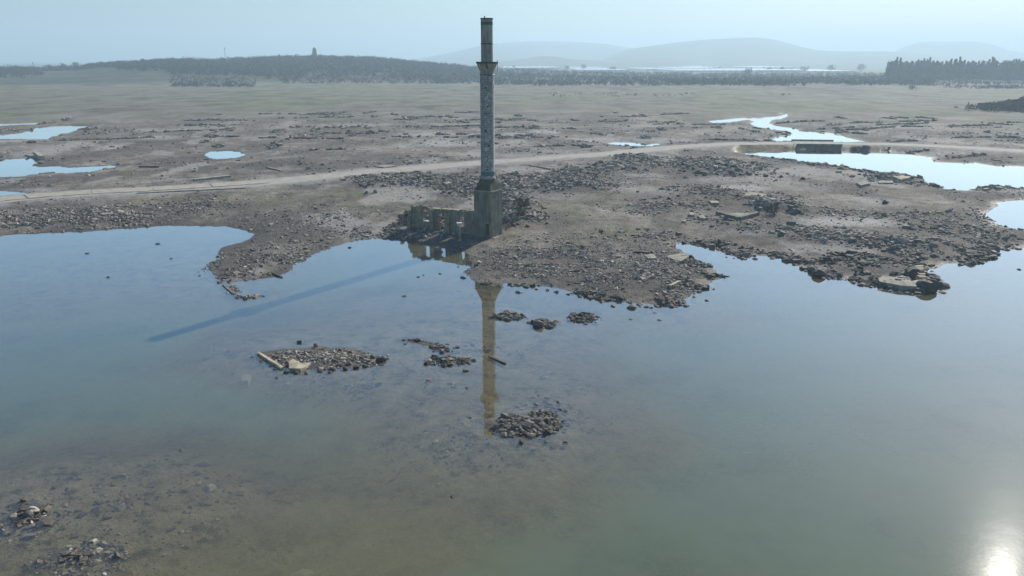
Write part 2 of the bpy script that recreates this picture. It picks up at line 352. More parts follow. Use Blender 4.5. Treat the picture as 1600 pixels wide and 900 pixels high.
MRSLAB = masonry('road_concrete', [(.30,.26,.225),(.43,.38,.33),(.52,.47,.42)], .8, .3)
# ------------------------------------------------------------------ ground
pale_e = [Ell(1325,355,85,9,1,5), Ell(1160,302,45,6,.9), Ell(700,230,60,7,.8), Ell(1420,280,25,5,.8), Ell(1130,290,60,6,.5), Ell(170,186,40,4,.9), Ell(850,211,30,3,.9), Ell(70,186,70,3,.9), Ell(170,236,22,5,.8),
          Ell(940,222,50,4,.8), Ell(1500,190,32,3,.9), Ell(1515,178,22,4,.6), Ell(1190,372,60,5,.3), Ell(880,318,60,6,.3), Ell(1020,310,60,8,.45), Ell(1250,300,60,8,.3), Ell(640,308,60,6,.3), Ell(440,395,60,10,.25),
          Ell(600,395,30,8,.3), Ell(490,405,30,6,.3), Ell(120,157,70,2,.6), Ell(40,300,60,4,.6), Ell(25,340,60,5,.3), Ell(1370,323,50,8,.4), Ell(1010,282,40,4,.5), Ell(860,250,100,10,.3), Ell(700,215,80,3,.7), Ell(560,200,70,3,.6), Ell(330,205,60,3,.6), Ell(1000,200,60,3,.5), Ell(430,180,90,2.5,.6), Ell(880,178,80,2.5,.5), Ell(250,222,40,4,.6), Ell(1400,205,70,3,.5), Ell(60,235,60,4,.5), Ell(640,180,60,2,.6)]
green_e = [Ell(560,318,75,18,.9), Ell(900,345,75,22,.55), Ell(960,368,60,8,.8), Ell(300,320,110,10,.8), Ell(420,320,60,8,.7), Ell(1500,195,80,12,.5), Ell(790,372,30,5,.7), Ell(240,275,60,8,.6), Ell(930,318,60,10,.4), Ell(610,330,50,12,.7), Ell(470,300,60,8,.4), Ell(1390,160,240,22,.8), Ell(950,160,250,14,.6)]
def make_ground():
    az = np.concatenate([np.linspace(-180,-60,18,endpoint=False), np.linspace(-60,-36,20,endpoint=False), np.linspace(-36,36,820,endpoint=False), np.linspace(36,60,20,endpoint=False), np.linspace(60,180,19)])
    az = np.radians(az)
    dep = np.radians(np.linspace(36.5, 1.7, 500)); r = np.concatenate([np.linspace(1,27,8), CAMH/np.tan(dep), np.arange(650,1300,14), np.geomspace(1310,14000,34)])
    r = np.unique(np.round(r, 3))
    A, Rr = np.meshgrid(az, r); X = Rr*np.sin(A); Y = Rr*np.cos(A)
    h, sd, pd, rub, rd, far = terrain(X.ravel(), Y.ravel(), True)
    x, y = X.ravel(), Y.ravel(); rr = np.hypot(x, y); GRID.update(az=az, r=r, h=h.reshape(X.shape))
    pale = np.zeros(x.shape); green = np.zeros(x.shape)
    for e in pale_e: pale = np.maximum(pale, e.w(x, y))
    for e in green_e: green = np.maximum(green, e.w(x, y))
    pale = np.maximum(pale, (1-sst(3.5, 7, rd + fbm(x/4,y/4,3,5)*3))*.6*(rr<420)*sst(0,2,sd))
    pale = np.maximum(pale, sst(.22,.4,fbm(x/9, y/16, 4, 222))*.55*(1-rub))
    rub = np.maximum(rub*.8, sst(.0,.26,fbm(x/7, y/10, 4, 111)+.5*fbm(x/1.6,y/2.2,3,112))*.85)*sst(0,1.0,sd)*(1-(rd<5)*1.0)
    az_ = np.arctan2(x, y); rz = np.interp(az_, ridge_az, ridge_z)
    wood = sst(2.5, 7, rz)*sst(745, 800, rr)*(1-far*0)
    bed = (sst(.25,-.35, sd)); wet = (1-sst(.1, 2.4, sd+fbm(x/2,y/2,3,77)*1.2))*(sd > -.4)*(rr < 500)*.8
    n, k = X.shape; idx = np.arange(n*k).reshape(n, k)
    F = np.stack([idx[:-1,:-1], idx[:-1,1:], idx[1:,1:], idx[1:,:-1]], -1).reshape(-1,4)
    farr = sst(230, 420, rr)
    me = np_mesh('ground', np.stack([x, y, h], -1), F, MG, True, dict(green=green*(1-farr*.0), pale=pale, rubble=rub*(1-farr), far=farr, wood=wood, bed=bed, wet=wet))
    tag(link('ground', me), 'grey brown mud flats of the drained reservoir, rising to a wooded hill', kind='structure')
make_ground()
def make_water():
    az = np.radians(np.concatenate([np.linspace(-80,-36,12,endpoint=False), np.linspace(-36,36,440,endpoint=False), np.linspace(36,80,13)]))
    dep = np.radians(np.linspace(36.5, 2.9, 330)); r = np.unique(np.concatenate([np.linspace(1,27,6), CAMH/np.tan(dep)]))
    A, Rr = np.meshgrid(az, r); x = (Rr*np.sin(A)).ravel(); y = (Rr*np.cos(A)).ravel()
    h = ground_z(x, y); n, k = A.shape; idx = np.arange(n*k).reshape(n, k)
    F = np.stack([idx[:-1,:-1], idx[:-1,1:], idx[1:,1:], idx[1:,:-1]], -1).reshape(-1,4)
    low = h < .04; lo = low.reshape(n, k)
    d = lo.copy(); d[1:] |= lo[:-1]; d[:-1] |= lo[1:]; d[:,1:] |= lo[:,:-1]; d[:,:-1] |= lo[:,1:]
    keep = d.ravel()[F].all(1); F = F[keep]
    which = np.zeros(len(x), int); names = ['lake'] + list(PND)
    for i, (nm, p) in enumerate(PND.items()): which[sdist(x, y, p) > -5.0] = i+1
    fw = which[F].max(1)
    lab = {'lake': 'murky shallow water of the lake reflecting the minaret', 'river': 'narrow winding river channel beyond the causeway'}
    for i, nm in enumerate(names):
        f = F[fw == i]
        if not len(f): continue
        u, inv = np.unique(f, return_inverse=True)
        V = np.stack([x[u], y[u], np.zeros(len(u))], -1)
        me = np_mesh('water', V, inv.reshape(-1,4), MW, True, dict(depth=np.maximum(-h[u], 0)))
        base = 'lake' if nm == 'lake' else 'river' if nm == 'river' else 'pond'
        tag(link(base+'_water', me), lab.get(nm, 'small pond left standing on the mud flats'), kind='structure')
make_water()
# ------------------------------------------------------------------ road and causeway
def polyline_resample(pts, step):
    pts = np.array(pts); seg = np.hypot(*np.diff(pts, axis=0).T); s = np.r_[0, np.cumsum(seg)]
    t = np.arange(0, s[-1], step); return np.stack([np.interp(t, s, pts[:,0]), np.interp(t, s, pts[:,1])], -1), t
def make_road():
    pts, t = polyline_resample(ROAD, 1.0)
    for _ in range(25): pts[1:-1] = (pts[:-2]+2*pts[1:-1]+pts[2:])/4
    tan = np.gradient(pts, axis=0); tan /= np.linalg.norm(tan, axis=1)[:,None]; nrm = np.stack([-tan[:,1], tan[:,0]], -1)
    rows = []
    offs = np.linspace(-1, 1, 9)
    wd = 3.4+vn(t/6, t*0, 5)*.5
    for o in offs:
        p = pts + nrm*(o*wd + vn(t/1.7, t*0+o*9, 8)*.6*(abs(o) == 1))[:,None]
        z = ground_z(p[:,0], p[:,1])+.05 - (abs(o) == 1)*.09
        rows.append(np.c_[p, z])
    V = np.stack(rows, 1); n = len(pts); k = len(offs); idx = np.arange(n*k).reshape(n, k)
    F = np.stack([idx[:-1,:-1], idx[:-1,1:], idx[1:,1:], idx[1:,:-1]], -1).reshape(-1,4)
    me = np_mesh('road', V.reshape(-1,3), F, MROAD, True)
    road = tag(link('road', me), 'dusty old road crossing the flats to the causeway', kind='structure')
    # concrete slabs on the left stretch
    s0 = G(-60,318,1.05)[0]; cum = 0; i = int(np.argmin(np.abs(pts[:,0]-G(-60,316,1.05)[0])))
    iend = int(np.argmin(np.abs(pts[:,0]-G(430,283,1.05)[0])))
    L = 9
    while i+L < iend:
        j = i+L
        V = []; F = []
        for kk in range(i, j+1):
            a = (kk-i)/L; q = pts[kk]; 
            if kk == i: q = q + tan[kk]*.12
            if kk == j: q = q - tan[kk]*.12
            for o, zt in ((-2.2,-.05),(-2.15,.09),(0,.105),(2.15,.09),(2.2,-.05)):
                p = q + nrm[kk]*(o+random.uniform(-.10,.10)*(abs(o) > 2)+.35)
                V.append((p[0], p[1], 1.04+zt))
        m_ = j-i+1; ix = np.arange(m_*5).reshape(m_, 5)
        F = np.stack([ix[:-1,:-1], ix[:-1,1:], ix[1:,1:], ix[1:,:-1]], -1).reshape(-1,4).tolist()
        me = bpy.data.meshes.new('concrete_slab'); me.from_pydata(V, [], F + [list(ix[0]), list(ix[-1][::-1])]); me.materials.append(MRSLAB); me.update()
        link('concrete_slab', me, road); i = j
    return pts, tan, nrm
RP, RT, RN = make_road()
def box(bm, x0, x1, y0, y1, z0, z1, jit=0.0, M4=None):
    r_ = bmesh.ops.create_cube(bm, size=1.0)['verts']
    for v in r_:
        v.co = Vector((x0+(v.co.x+.5)*(x1-x0)+random.uniform(-jit,jit), y0+(v.co.y+.5)*(y1-y0)+random.uniform(-jit,jit), z0+(v.co.z+.5)*(z1-z0)+random.uniform(-jit,jit)))
        if M4: v.co = M4 @ v.co
    return r_
def bevel(bm, w): bmesh.ops.bevel(bm, geom=bm.edges[:], offset=w, segments=1, affect='EDGES', clamp_overlap=True)
# bridge
def make_bridge():
    a = G(1247, 225.2, 1.1); b = G(1314, 226.0, 1.1); L = math.hypot(b[0]-a[0], b[1]-a[1])
    br = empty('bridge', (a[0], a[1], 0), math.atan2(b[1]-a[1], b[0]-a[0]), label='low flat concrete bridge carrying the causeway over the channel', cat='bridge')
    depth = 8.2
    bm = bmesh.new(); box(bm, -.3, L+.3, -.25, depth, .92, 1.13); bevel(bm, .03); link('deck', bm_mesh('deck', bm, MROAD), br)
    for x0 in (-.2, L/2-.35, L-.5):
        bm = bmesh.new(); box(bm, x0, x0+.7, .0, depth-.2, -.8, .92); bevel(bm, .04); link('pier', bm_mesh('pier', bm, MPED), br)
    bm = bmesh.new(); box(bm, -.3, L+.3, -.30, .02, .80, 1.24); bevel(bm, .03); link('kerb', bm_mesh('kerb', bm, MPED), br)
    bm = bmesh.new(); box(bm, -.1, L+.1, depth-.3, depth, 1.132, 1.55); bevel(bm, .03); link('parapet', bm_mesh('parapet', bm, MSAND), br)
    bm = bmesh.new(); box(bm, -.2, L+.2, .6, .9, -.8, .92); link('opening_shade', bm_mesh('opening_shade', bm, MVOID), br)  # added dark panel, paints the shade inside the bridge openings
make_bridge()
# ------------------------------------------------------------------ the minaret
MD = 99.4
def ZM(py, D=MD): return CAMH - D*math.tan(PITCH+math.atan((py-450)/FPX))
def make_minaret():
    zc = 1.0; ax = at_dist(763, 360, MD)[0]
    root = empty('minaret', (ax, MD, 0), 0, label='tall ruined stone minaret on a square pedestal standing at the water edge', cat='minaret')
    rot = R(31.5)       # the right face runs to the right and back by this much from the view axis
    S = 2.46
    # pedestal axes: e1 along left face (going left and back), e2 along right face (right and back)
    e2 = Vector((math.sin(rot), math.cos(rot), 0)); e1 = Vector((-math.cos(rot), math.sin(rot), 0))
    near = -(e1+e2)*S/2
    def Q(a, b, z): return near + e1*a + e2*b + Vector((0,0,z))
    zt = ZM(299.5, MD-1.3); z2 = ZM(278.5)
    # pedestal: courses of big blocks showing as fine steps in a single body, doorway cut in the left face
    bm = bmesh.new(); d0, d1, dz = .36, .86, 2.25
    N = 10; zs = np.linspace(-.3, zt, N)
    def quad(*p): bm.faces.new([bm.verts.new(q) for q in p])
    # left face (b = 0) with opening a in [d0, d1], z in [1.0, dz]
    quad(Q(0,0,-.3), Q(d0,0,-.3), Q(d0,0,zt), Q(0,0,zt)); quad(Q(d1,0,-.3), Q(S,0,-.3), Q(S,0,zt), Q(d1,0,zt))
    quad(Q(d0,0,dz), Q(d1,0,dz), Q(d1,0,zt), Q(d0,0,zt)); quad(Q(d0,0,-.3), Q(d1,0,-.3), Q(d1,0,0.75), Q(d0,0,0.75))
    for (aa, z0_, z1_) in ((d0,0.75,dz), (d1,0.75,dz)): quad(Q(aa,0,z0_), Q(aa,.55,z0_), Q(aa,.55,z1_), Q(aa,0,z1_))
    quad(Q(d0,0,dz), Q(d1,0,dz), Q(d1,.55,dz), Q(d0,.55,dz)); quad(Q(d0,0,0.75), Q(d1,0,0.75), Q(d1,.55,0.75), Q(d0,.55,0.75))
    quad(Q(0,0,-.3), Q(0,S,-.3), Q(0,S,zt), Q(0,0,zt)); quad(Q(S,0,-.3), Q(S,S,-.3), Q(S,S,zt), Q(S,0,zt)); quad(Q(0,S,-.3), Q(S,S,-.3), Q(S,S,zt), Q(0,S,zt)); quad(Q(0,0,zt), Q(S,0,zt), Q(S,S,zt), Q(0,S,zt))
    bmesh.ops.remove_doubles(bm, verts=bm.verts, dist=.001)
    ped = link('pedestal', bm_mesh('pedestal', bm, MPED), root)
    bm = bmesh.new(); quad2 = [Q(d0,.5,.7), Q(d1,.5,.7), Q(d1,.5,dz), Q(d0,.5,dz)]; bm.faces.new([bm.verts.new(q) for q in quad2]); link('doorway', bm_mesh('doorway', bm, MVOID), ped)  # dark sheet in the doorway, interior shade put into its colour
    # facing stones of the pedestal: slightly proud slabs, each its own piece
    cw, chh = 5, 13
    stone_meshes = []
    for face in (0, 1):
        for r_ in range(chh):
            za = .55+(zt-.55)*r_/chh; zb = .55+(zt-.55)*(r_+1)/chh; off = (r_ % 2)*.5
            cuts = sorted({0.0, 1.0} | {min(1, max(0, (c+off)/cw)) for c in range(cw+1)})
            for c0, c1 in zip(cuts[:-1], cuts[1:]):
                if c1-c0 < .03: continue
                a0, a1 = c0*S+.012, c1*S-.012; z0_, z1_ = za+.012, zb-.012
                if face == 0 and a0 < d1+.02 and a1 > d0-.02 and z0_ < dz+.02: 
                    if a0 < d0-.06: a1 = d0-.03
                    elif a1 > d1+.06: a0 = d1+.03
                    else: continue
                pr = random.uniform(.012, .03)
                if random.random() < .05: continue
                bm = bmesh.new(); f = (lambda a, b, z: Q(a, -b, z)) if face == 0 else (lambda a, b, z: Q(-b, a, z))
                lo = [bm.verts.new(f(a, -.03, z)) for a, z in ((a0,z0_),(a1,z0_),(a1,z1_),(a0,z1_))]
                ins = .012; hi = [bm.verts.new(f(a, pr+random.uniform(-.004,.004), z)) for a, z in ((a0+ins,z0_+ins),(a1-ins,z0_+ins),(a1-ins,z1_-ins),(a0+ins,z1_-ins))]
                bm.faces.new(hi)
                for k in range(4): bm.faces.new((lo[k], lo[(k+1)%4], hi[(k+1)%4], hi[k]))
                link('facing_stone', bm_mesh('facing_stone', bm, MPED), ped)
    # cornice
    bm = bmesh.new()
    c0 = [Q(-.07,-.07,zt-.03), Q(S+.07,-.07,zt-.03), Q(S+.07,S+.07,zt-.03), Q(-.07,S+.07,zt-.03)]
    lo = [bm.verts.new(p) for p in c0]; hi = [bm.verts.new(p+Vector((0,0,.11))) for p in c0]
    bm.faces.new(lo); bm.faces.new(hi)
    for k in range(4): bm.faces.new((lo[k], lo[(k+1)%4], hi[(k+1)%4], hi[k]))
    link('cornice', bm_mesh('cornice', bm, MSLAB), root)
    # sloping transition from square to round
    bm = bmesh.new(); n = 32; bot = []; top = []; zb = zt+.08
    for k in range(n):
        s = k/n*4; i = int(s); f = s-i
        cs = [Vector(Q(.06,.06,0)), Vector(Q(S-.06,.06,0)), Vector(Q(S-.06,S-.06,0)), Vector(Q(.06,S-.06,0))]
        p = cs[i].lerp(cs[(i+1)%4], f); bot.append(bm.verts.new((p.x, p.y, zb)))
        t2 = Vector((0,0,0)); h_ = .69; cs2 = [(-e1-e2)*h_, (e1-e2)*h_, (e1+e2)*h_, (-e1+e2)*h_]
        p2 = cs2[i].lerp(cs2[(i+1)%4], f); pc = p2.normalized()*.88; p2 = p2.lerp(pc, .45); top.append(bm.verts.new((p2.x, p2.y, z2)))
    for k in range(n): bm.faces.new((bot[k], bot[(k+1)%n], top[(k+1)%n], top[k]))
    bm.faces.new(top); link('transition', bm_mesh('transition', bm, MLICH), root)
    def lathe(name, prof, mat, n=16, parent=root, a0=.1):
        bm = bmesh.new(); rings = []
        for r_, z in prof: rings.append([bm.verts.new((r_*math.cos(a0+2*math.pi*k/n), r_*math.sin(a0+2*math.pi*k/n), z)) for k in range(n)])
        for A, B in zip(rings[:-1], rings[1:]):
            for k in range(n): bm.faces.new((A[k], A[(k+1)%n], B[(k+1)%n], B[k]))
        bm.faces.new(rings[0]); bm.faces.new(rings[-1]); return link(name, bm_mesh(name, bm, mat), parent)
    lathe('collar', [(.86,z2-.05),(.96,z2),(.96,z2+.11),(.88,z2+.16)], MSLAB, 24)
    zs0 = z2+.12; zr = ZM(117); zf = ZM(110.5); zbal = ZM(97); ztop = ZM(30)
    shaft = lathe('shaft', [(.80,zs0),(.795,zr+.2)], MCORE, 20)
    # stone blocks of the lower shaft
    n = 20; courses = int((zr-zs0)/.20); V = []; F = []; T = []
    for c in range(courses):
        za = zs0+(zr-zs0)*c/courses+.012; zb_ = zs0+(zr-zs0)*(c+1)/courses-.012; off = (c % 2)*.5
        for k in range(n):
            if random.random() < .05: continue
            t0 = .1+2*math.pi*(k+off+.035)/n; t1 = .1+2*math.pi*(k+off+.965)/n
            dmg = abs(((t0+t1)/2-1.5*math.pi+math.pi) % (2*math.pi)-math.pi) < .35
            ro = .815+random.uniform(.0,.02)-(.03 if dmg and random.random() < .45 else 0)
            i = len(V)
            for rr_, zz in ((.74,za),(ro,za),(ro,zb_),(.74,zb_)):
                for tt in (t0, t1): V.append((rr_*math.cos(tt), rr_*math.sin(tt), zz))
            F += [(i+2,i+3,i+5,i+4), (i,i+2,i+4,i+6), (i+1,i+7,i+5,i+3), (i+4,i+5,i+7,i+6), (i,i+1,i+3,i+2)]
            side = math.cos((t0+t1)/2-.1); tn = (.32+.16*random.random())*(.45 if dmg and random.random() < .3 else 1.0) if side < .62 else .95+.05*random.random(); T += [tn]*8  # sunward blocks get a paler tint, painting the sunlit edge of the shaft
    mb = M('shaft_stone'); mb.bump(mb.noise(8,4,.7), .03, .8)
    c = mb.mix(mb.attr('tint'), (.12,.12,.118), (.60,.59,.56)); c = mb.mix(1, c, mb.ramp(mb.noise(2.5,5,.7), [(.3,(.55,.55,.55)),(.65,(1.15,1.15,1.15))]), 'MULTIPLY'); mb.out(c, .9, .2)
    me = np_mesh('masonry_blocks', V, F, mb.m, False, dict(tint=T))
    tag(link('masonry_blocks', me, shaft), 'courses of small pale and dark stone blocks, sunlit side painted paler', kind='stuff')
    lathe('blue_band', [(.845,ZM(274)),(.845,ZM(267.5))], MTEAL, 24)
    lathe('lower_ring', [(.85,zr-.06),(.875,zr-.03),(.875,zr+.05),(.85,zr+.08)], MTEAL, 24)
    lathe('neck', [(.83,zr+.08),(.83,zf)], MUP, 16)
    # flaring corbels under the balcony: three stepped tiers
    dz_ = (zbal-.16-zf)
    lathe('corbel', [(.84,zf),(.90,zf+dz_*.12),(.93,zf+dz_*.30)], MSLAB, 12)
    lathe('corbel', [(.95,zf+dz_*.30),(1.0,zf+dz_*.36),(1.08,zf+dz_*.62)], MSLAB, 12)
    lathe('corbel', [(1.10,zf+dz_*.62),(1.13,zf+dz_*.68),(1.19,zf+dz_*1.0)], MSLAB, 12)
    bal = lathe('balcony', [(1.25,zbal-.16),(1.27,zbal-.14),(1.27,zbal+.02),(1.24,zbal+.05)], MDARK, 16)
    bm = bmesh.new(); box(bm, 1.18, 1.24, -.35, -.29, zbal-.95, zbal+.22); link('hanging_rod', bm_mesh('hanging_rod', bm, MDARK), bal)
    bm = bmesh.new(); box(bm, -.10, .10, -1.22, -1.05, zbal-.75, zbal-.14); link('bracket', bm_mesh('bracket', bm, MDARK), bal)
    lathe('upper_shaft', [(.69,zbal+.04),(.685,ztop)], MUP, 14)
    zr2 = ZM(68.5); lathe('upper_ring', [(.70,zr2-.06),(.715,zr2-.04),(.715,zr2+.04),(.70,zr2+.06)], MDARK, 14)
    lathe('green_band', [(.70,ZM(39)),(.70,ZM(34))], MGREEN, 14)
    lathe('cap', [(.70,ztop-.02),(.735,ztop),(.735,ztop+.12)], MDARK, 14)
    bm = bmesh.new(); box(bm, -.31, -.18, -.1, .04, ztop+.12, ZM(25.3), .01); link('iron_stub', bm_mesh('iron_stub', bm, MDARK), root)
    # small scar marks as plates, the shade of the holes painted near-black
    bm = bmesh.new()
    for k in range(6):
        z = zs0+1.2+k*2.3+random.uniform(-.3,.3); t = 1.5*math.pi+random.uniform(-.35,.25); p = Vector((.84*math.cos(t), .84*math.sin(t), z))
        box(bm, p.x-.11, p.x+.11, p.y-.01, p.y+.10, p.z-.09, p.z+.09, .03)
    link('painted_putlog_hole', bm_mesh('painted_putlog_hole', bm, MVOID), shaft)['kind'] = 'stuff'
    # pale kerb at the foot of the right face
    bm = bmesh.new(); p0 = Q(-.35,-.1,0); M4 = Matrix.Translation(p0) @ Matrix.Rotation(math.pi/2-rot, 4, 'Z'); box(bm, 0, S+.5, -.10, .12, .40, .64, .015, M4); bevel(bm, .02)
    link('plinth', bm_mesh('plinth', bm, MSAND), root)
    return root, Vector((ax, MD, 0)), e1, e2, near, S
mina, MC, E1, E2, NEAR, SS = make_minaret()
# ------------------------------------------------------------------ ruined wall beside the pedestal
def holed_wall(name, parent, P0, d, length, height_fn, holes, thick, z0, mat, cell=.17, jit=.035):
    """broken masonry wall: a body of small cells, each either standing or fallen"""
    nu = int(length/cell); nv = int(4.4/cell); n_ = Vector((-d.y, d.x, 0))
    solid = np.zeros((nu+2, nv+2), bool)
    for i in range(nu):
        for j in range(nv):
            u = (i+.5)*cell; v = (j+.5)*cell
            ok = v < height_fn(u)+random.uniform(-.08,.08)
            for h in holes:
                if h(u, v): ok = False
            solid[i+1, j+1] = ok
    bm = bmesh.new(); vc = {}
    def vert(i, j, s):
        k = (i, j, s)
        if k not in vc:
            p = P0 + d*((i-1)*cell+random.uniform(-jit,jit)) + n_*(s*thick/2+random.uniform(-jit,jit)*.8); vc[k] = bm.verts.new((p.x, p.y, z0+(j-1)*cell+random.uniform(-jit,jit)))
        return vc[k]
    for i in range(1, nu+1):
        for j in range(1, nv+1):
            if not solid[i, j]: continue
            for s in (-1, 1): bm.faces.new([vert(i,j,s), vert(i+1,j,s), vert(i+1,j+1,s), vert(i,j+1,s)][::s])
            if not solid[i-1, j]: bm.faces.new((vert(i,j,-1), vert(i,j+1,-1), vert(i,j+1,1), vert(i,j,1)))
            if not solid[i+1, j]: bm.faces.new((vert(i+1,j,-1), vert(i+1,j,1), vert(i+1,j+1,1), vert(i+1,j+1,-1)))
            if not solid[i, j+1]: bm.faces.new((vert(i,j+1,-1), vert(i+1,j+1,-1), vert(i+1,j+1,1), vert(i,j+1,1)))
            if not solid[i, j-1]: bm.faces.new((vert(i,j,-1), vert(i,j,1), vert(i+1,j,1), vert(i+1,j,-1)))
    return link(name, bm_mesh(name, bm, mat), parent)
def make_ruin():
    root = empty('ruined_wall', (MC.x, MC.y, 0), 0, label='broken plastered wall with window openings, running left from the minaret pedestal', cat='wall')
    A = NEAR + E1*SS + E2*.9                  # where the wall meets the pedestal
    p = at_dist(644, 350, 104.6); d = (Vector((p[0], p[1], 0)) - MC - A); d.z = 0; L = d.length; d.normalize()
    def top(u):
        f = u/L
        k = [(0,2.95),(.08,2.75),(.20,2.62),(.45,2.55),(.62,2.5),(.70,2.45),(.74,2.65),(.84,2.95),(.90,2.65),(1,2.6)]
        return float(np.interp(f, [a for a, _ in k], [b for _, b in k]))+.5
    def hole_arch(u, v): v -= .5; c = .23*L; return abs(u-c) < .34 and .75 < v < 1.75+math.sqrt(max(0, .34**2-(u-c)**2))
    def hole_gap(u, v):
        v -= .5; return .445*L < u < .56*L+.10*math.sin(v*7) and -1 < v < 2.12+.12*math.sin(u*9)
    def hole_win(u, v): return .715*L < u < .80*L and 1.35 < v < 2.85
    holed_wall('wall_body', root, A, d, L, top, [hole_arch, hole_gap, hole_win], .48, .25, MWALL)
    n_ = Vector((-d.y, d.x, 0))
    # short return wall at the left end coming forward, and a pier
    E = A + d*L
    holed_wall('return_wall', root, E + d*.02, -n_ if (-n_).y < 0 else n_, .8, lambda u: 2.6-u*1.3, [], .45, .25, MWALL)
    for f, hh in ((.66, 2.2), (.42, 1.9)):
        c = A + d*(f*L) - (n_*.42 if n_.y > 0 else -n_*.42)
        bm = bmesh.new(); M4 = Matrix.Translation((c.x, c.y, 0)) @ Matrix.Rotation(math.atan2(d.y, d.x), 4, 'Z'); box(bm, -.28, .28, -.22, .22, .2, .75+hh, .04, M4); bmesh.ops.subdivide_edges(bm, edges=bm.edges[:], cuts=2, use_grid_fill=True)
        for v in bm.verts: v.co += Vector((random.uniform(-.03,.03),)*1+(random.uniform(-.03,.03), random.uniform(-.02,.02)))
        link('pier', bm_mesh('pier', bm, MWALL), root)
    c = A + d*(.757*L); bm = bmesh.new(); M4 = Matrix.Translation((c.x, c.y, 0)) @ Matrix.Rotation(math.atan2(d.y, d.x), 4, 'Z'); box(bm, -.5, .5, -.30, .34, 1.52, 1.62, .01, M4); link('window_sill', bm_mesh('window_sill', bm, MMARB), root)
    # thin pale coping stones remaining on the wall head
    for f in np.linspace(.30, .64, 9):
        if random.random() < .2: continue
        c = A + d*(f*L); z = .25+top(f*L)+.05; bm = bmesh.new(); M4 = Matrix.Translation((c.x, c.y, 0)) @ Matrix.Rotation(math.atan2(d.y, d.x), 4, 'Z'); box(bm, -.22, .22, -.26, .28, z-.06, z+.04, .02, M4); link('coping_stone', bm_mesh('coping_stone', bm, MSAND), root)
    return A, d, L
RA, RD, RL = make_ruin()
def tapered(bm, x, y, z0, z1, r0, r1, n=10, jit=0.0):
    a = [bm.verts.new((x+r0*math.cos(2*math.pi*k/n)+random.uniform(-jit,jit), y+r0*math.sin(2*math.pi*k/n)+random.uniform(-jit,jit), z0)) for k in range(n)]
    b = [bm.verts.new((x+r1*math.cos(2*math.pi*k/n)+random.uniform(-jit,jit), y+r1*math.sin(2*math.pi*k/n)+random.uniform(-jit,jit), z1)) for k in range(n)]
    for k in range(n): bm.faces.new((a[k], a[(k+1)%n], b[(k+1)%n], b[k]))
    bm.faces.new(a); bm.faces.new(b)
x, y = G(718, 375, .45); c = empty('stone_column', (x, y, .45), 0, label='short pale marble column with a capital, standing before the pedestal doorway', cat='column')
bm = bmesh.new(); tapered(bm, 0,0,0,1.72,.19,.165,12); link('column_shaft', bm_mesh('column_shaft', bm, MSLAB, True), c)
bm = bmesh.new(); tapered(bm, 0,0,1.72,1.98,.17,.30,12); box(bm, -.31,.31,-.31,.31,1.98,2.10,.01); link('capital', bm_mesh('capital', bm, MMARB), c)
bm = bmesh.new(); box(bm, -.28,.28,-.28,.28,-.3,.06,.01); link('base', bm_mesh('base', bm, MSLAB), c)
x, y = G(627.5, 352, .45); c = empty('stone_post', (x, y, .4), .3, label='square stump of a stone post at the left end of the ruin, near the water', cat='post')
bm = bmesh.new(); box(bm, -.19,.19,-.19,.19,-.2,1.55,.03); bevel(bm,.03); link('post_body', bm_mesh('post_body', bm, MWALL), c)
bm = bmesh.new(); box(bm, -.23,.23,-.22,.22,1.50,1.62,.02); link('post_cap', bm_mesh('post_cap', bm, MSAND), c)
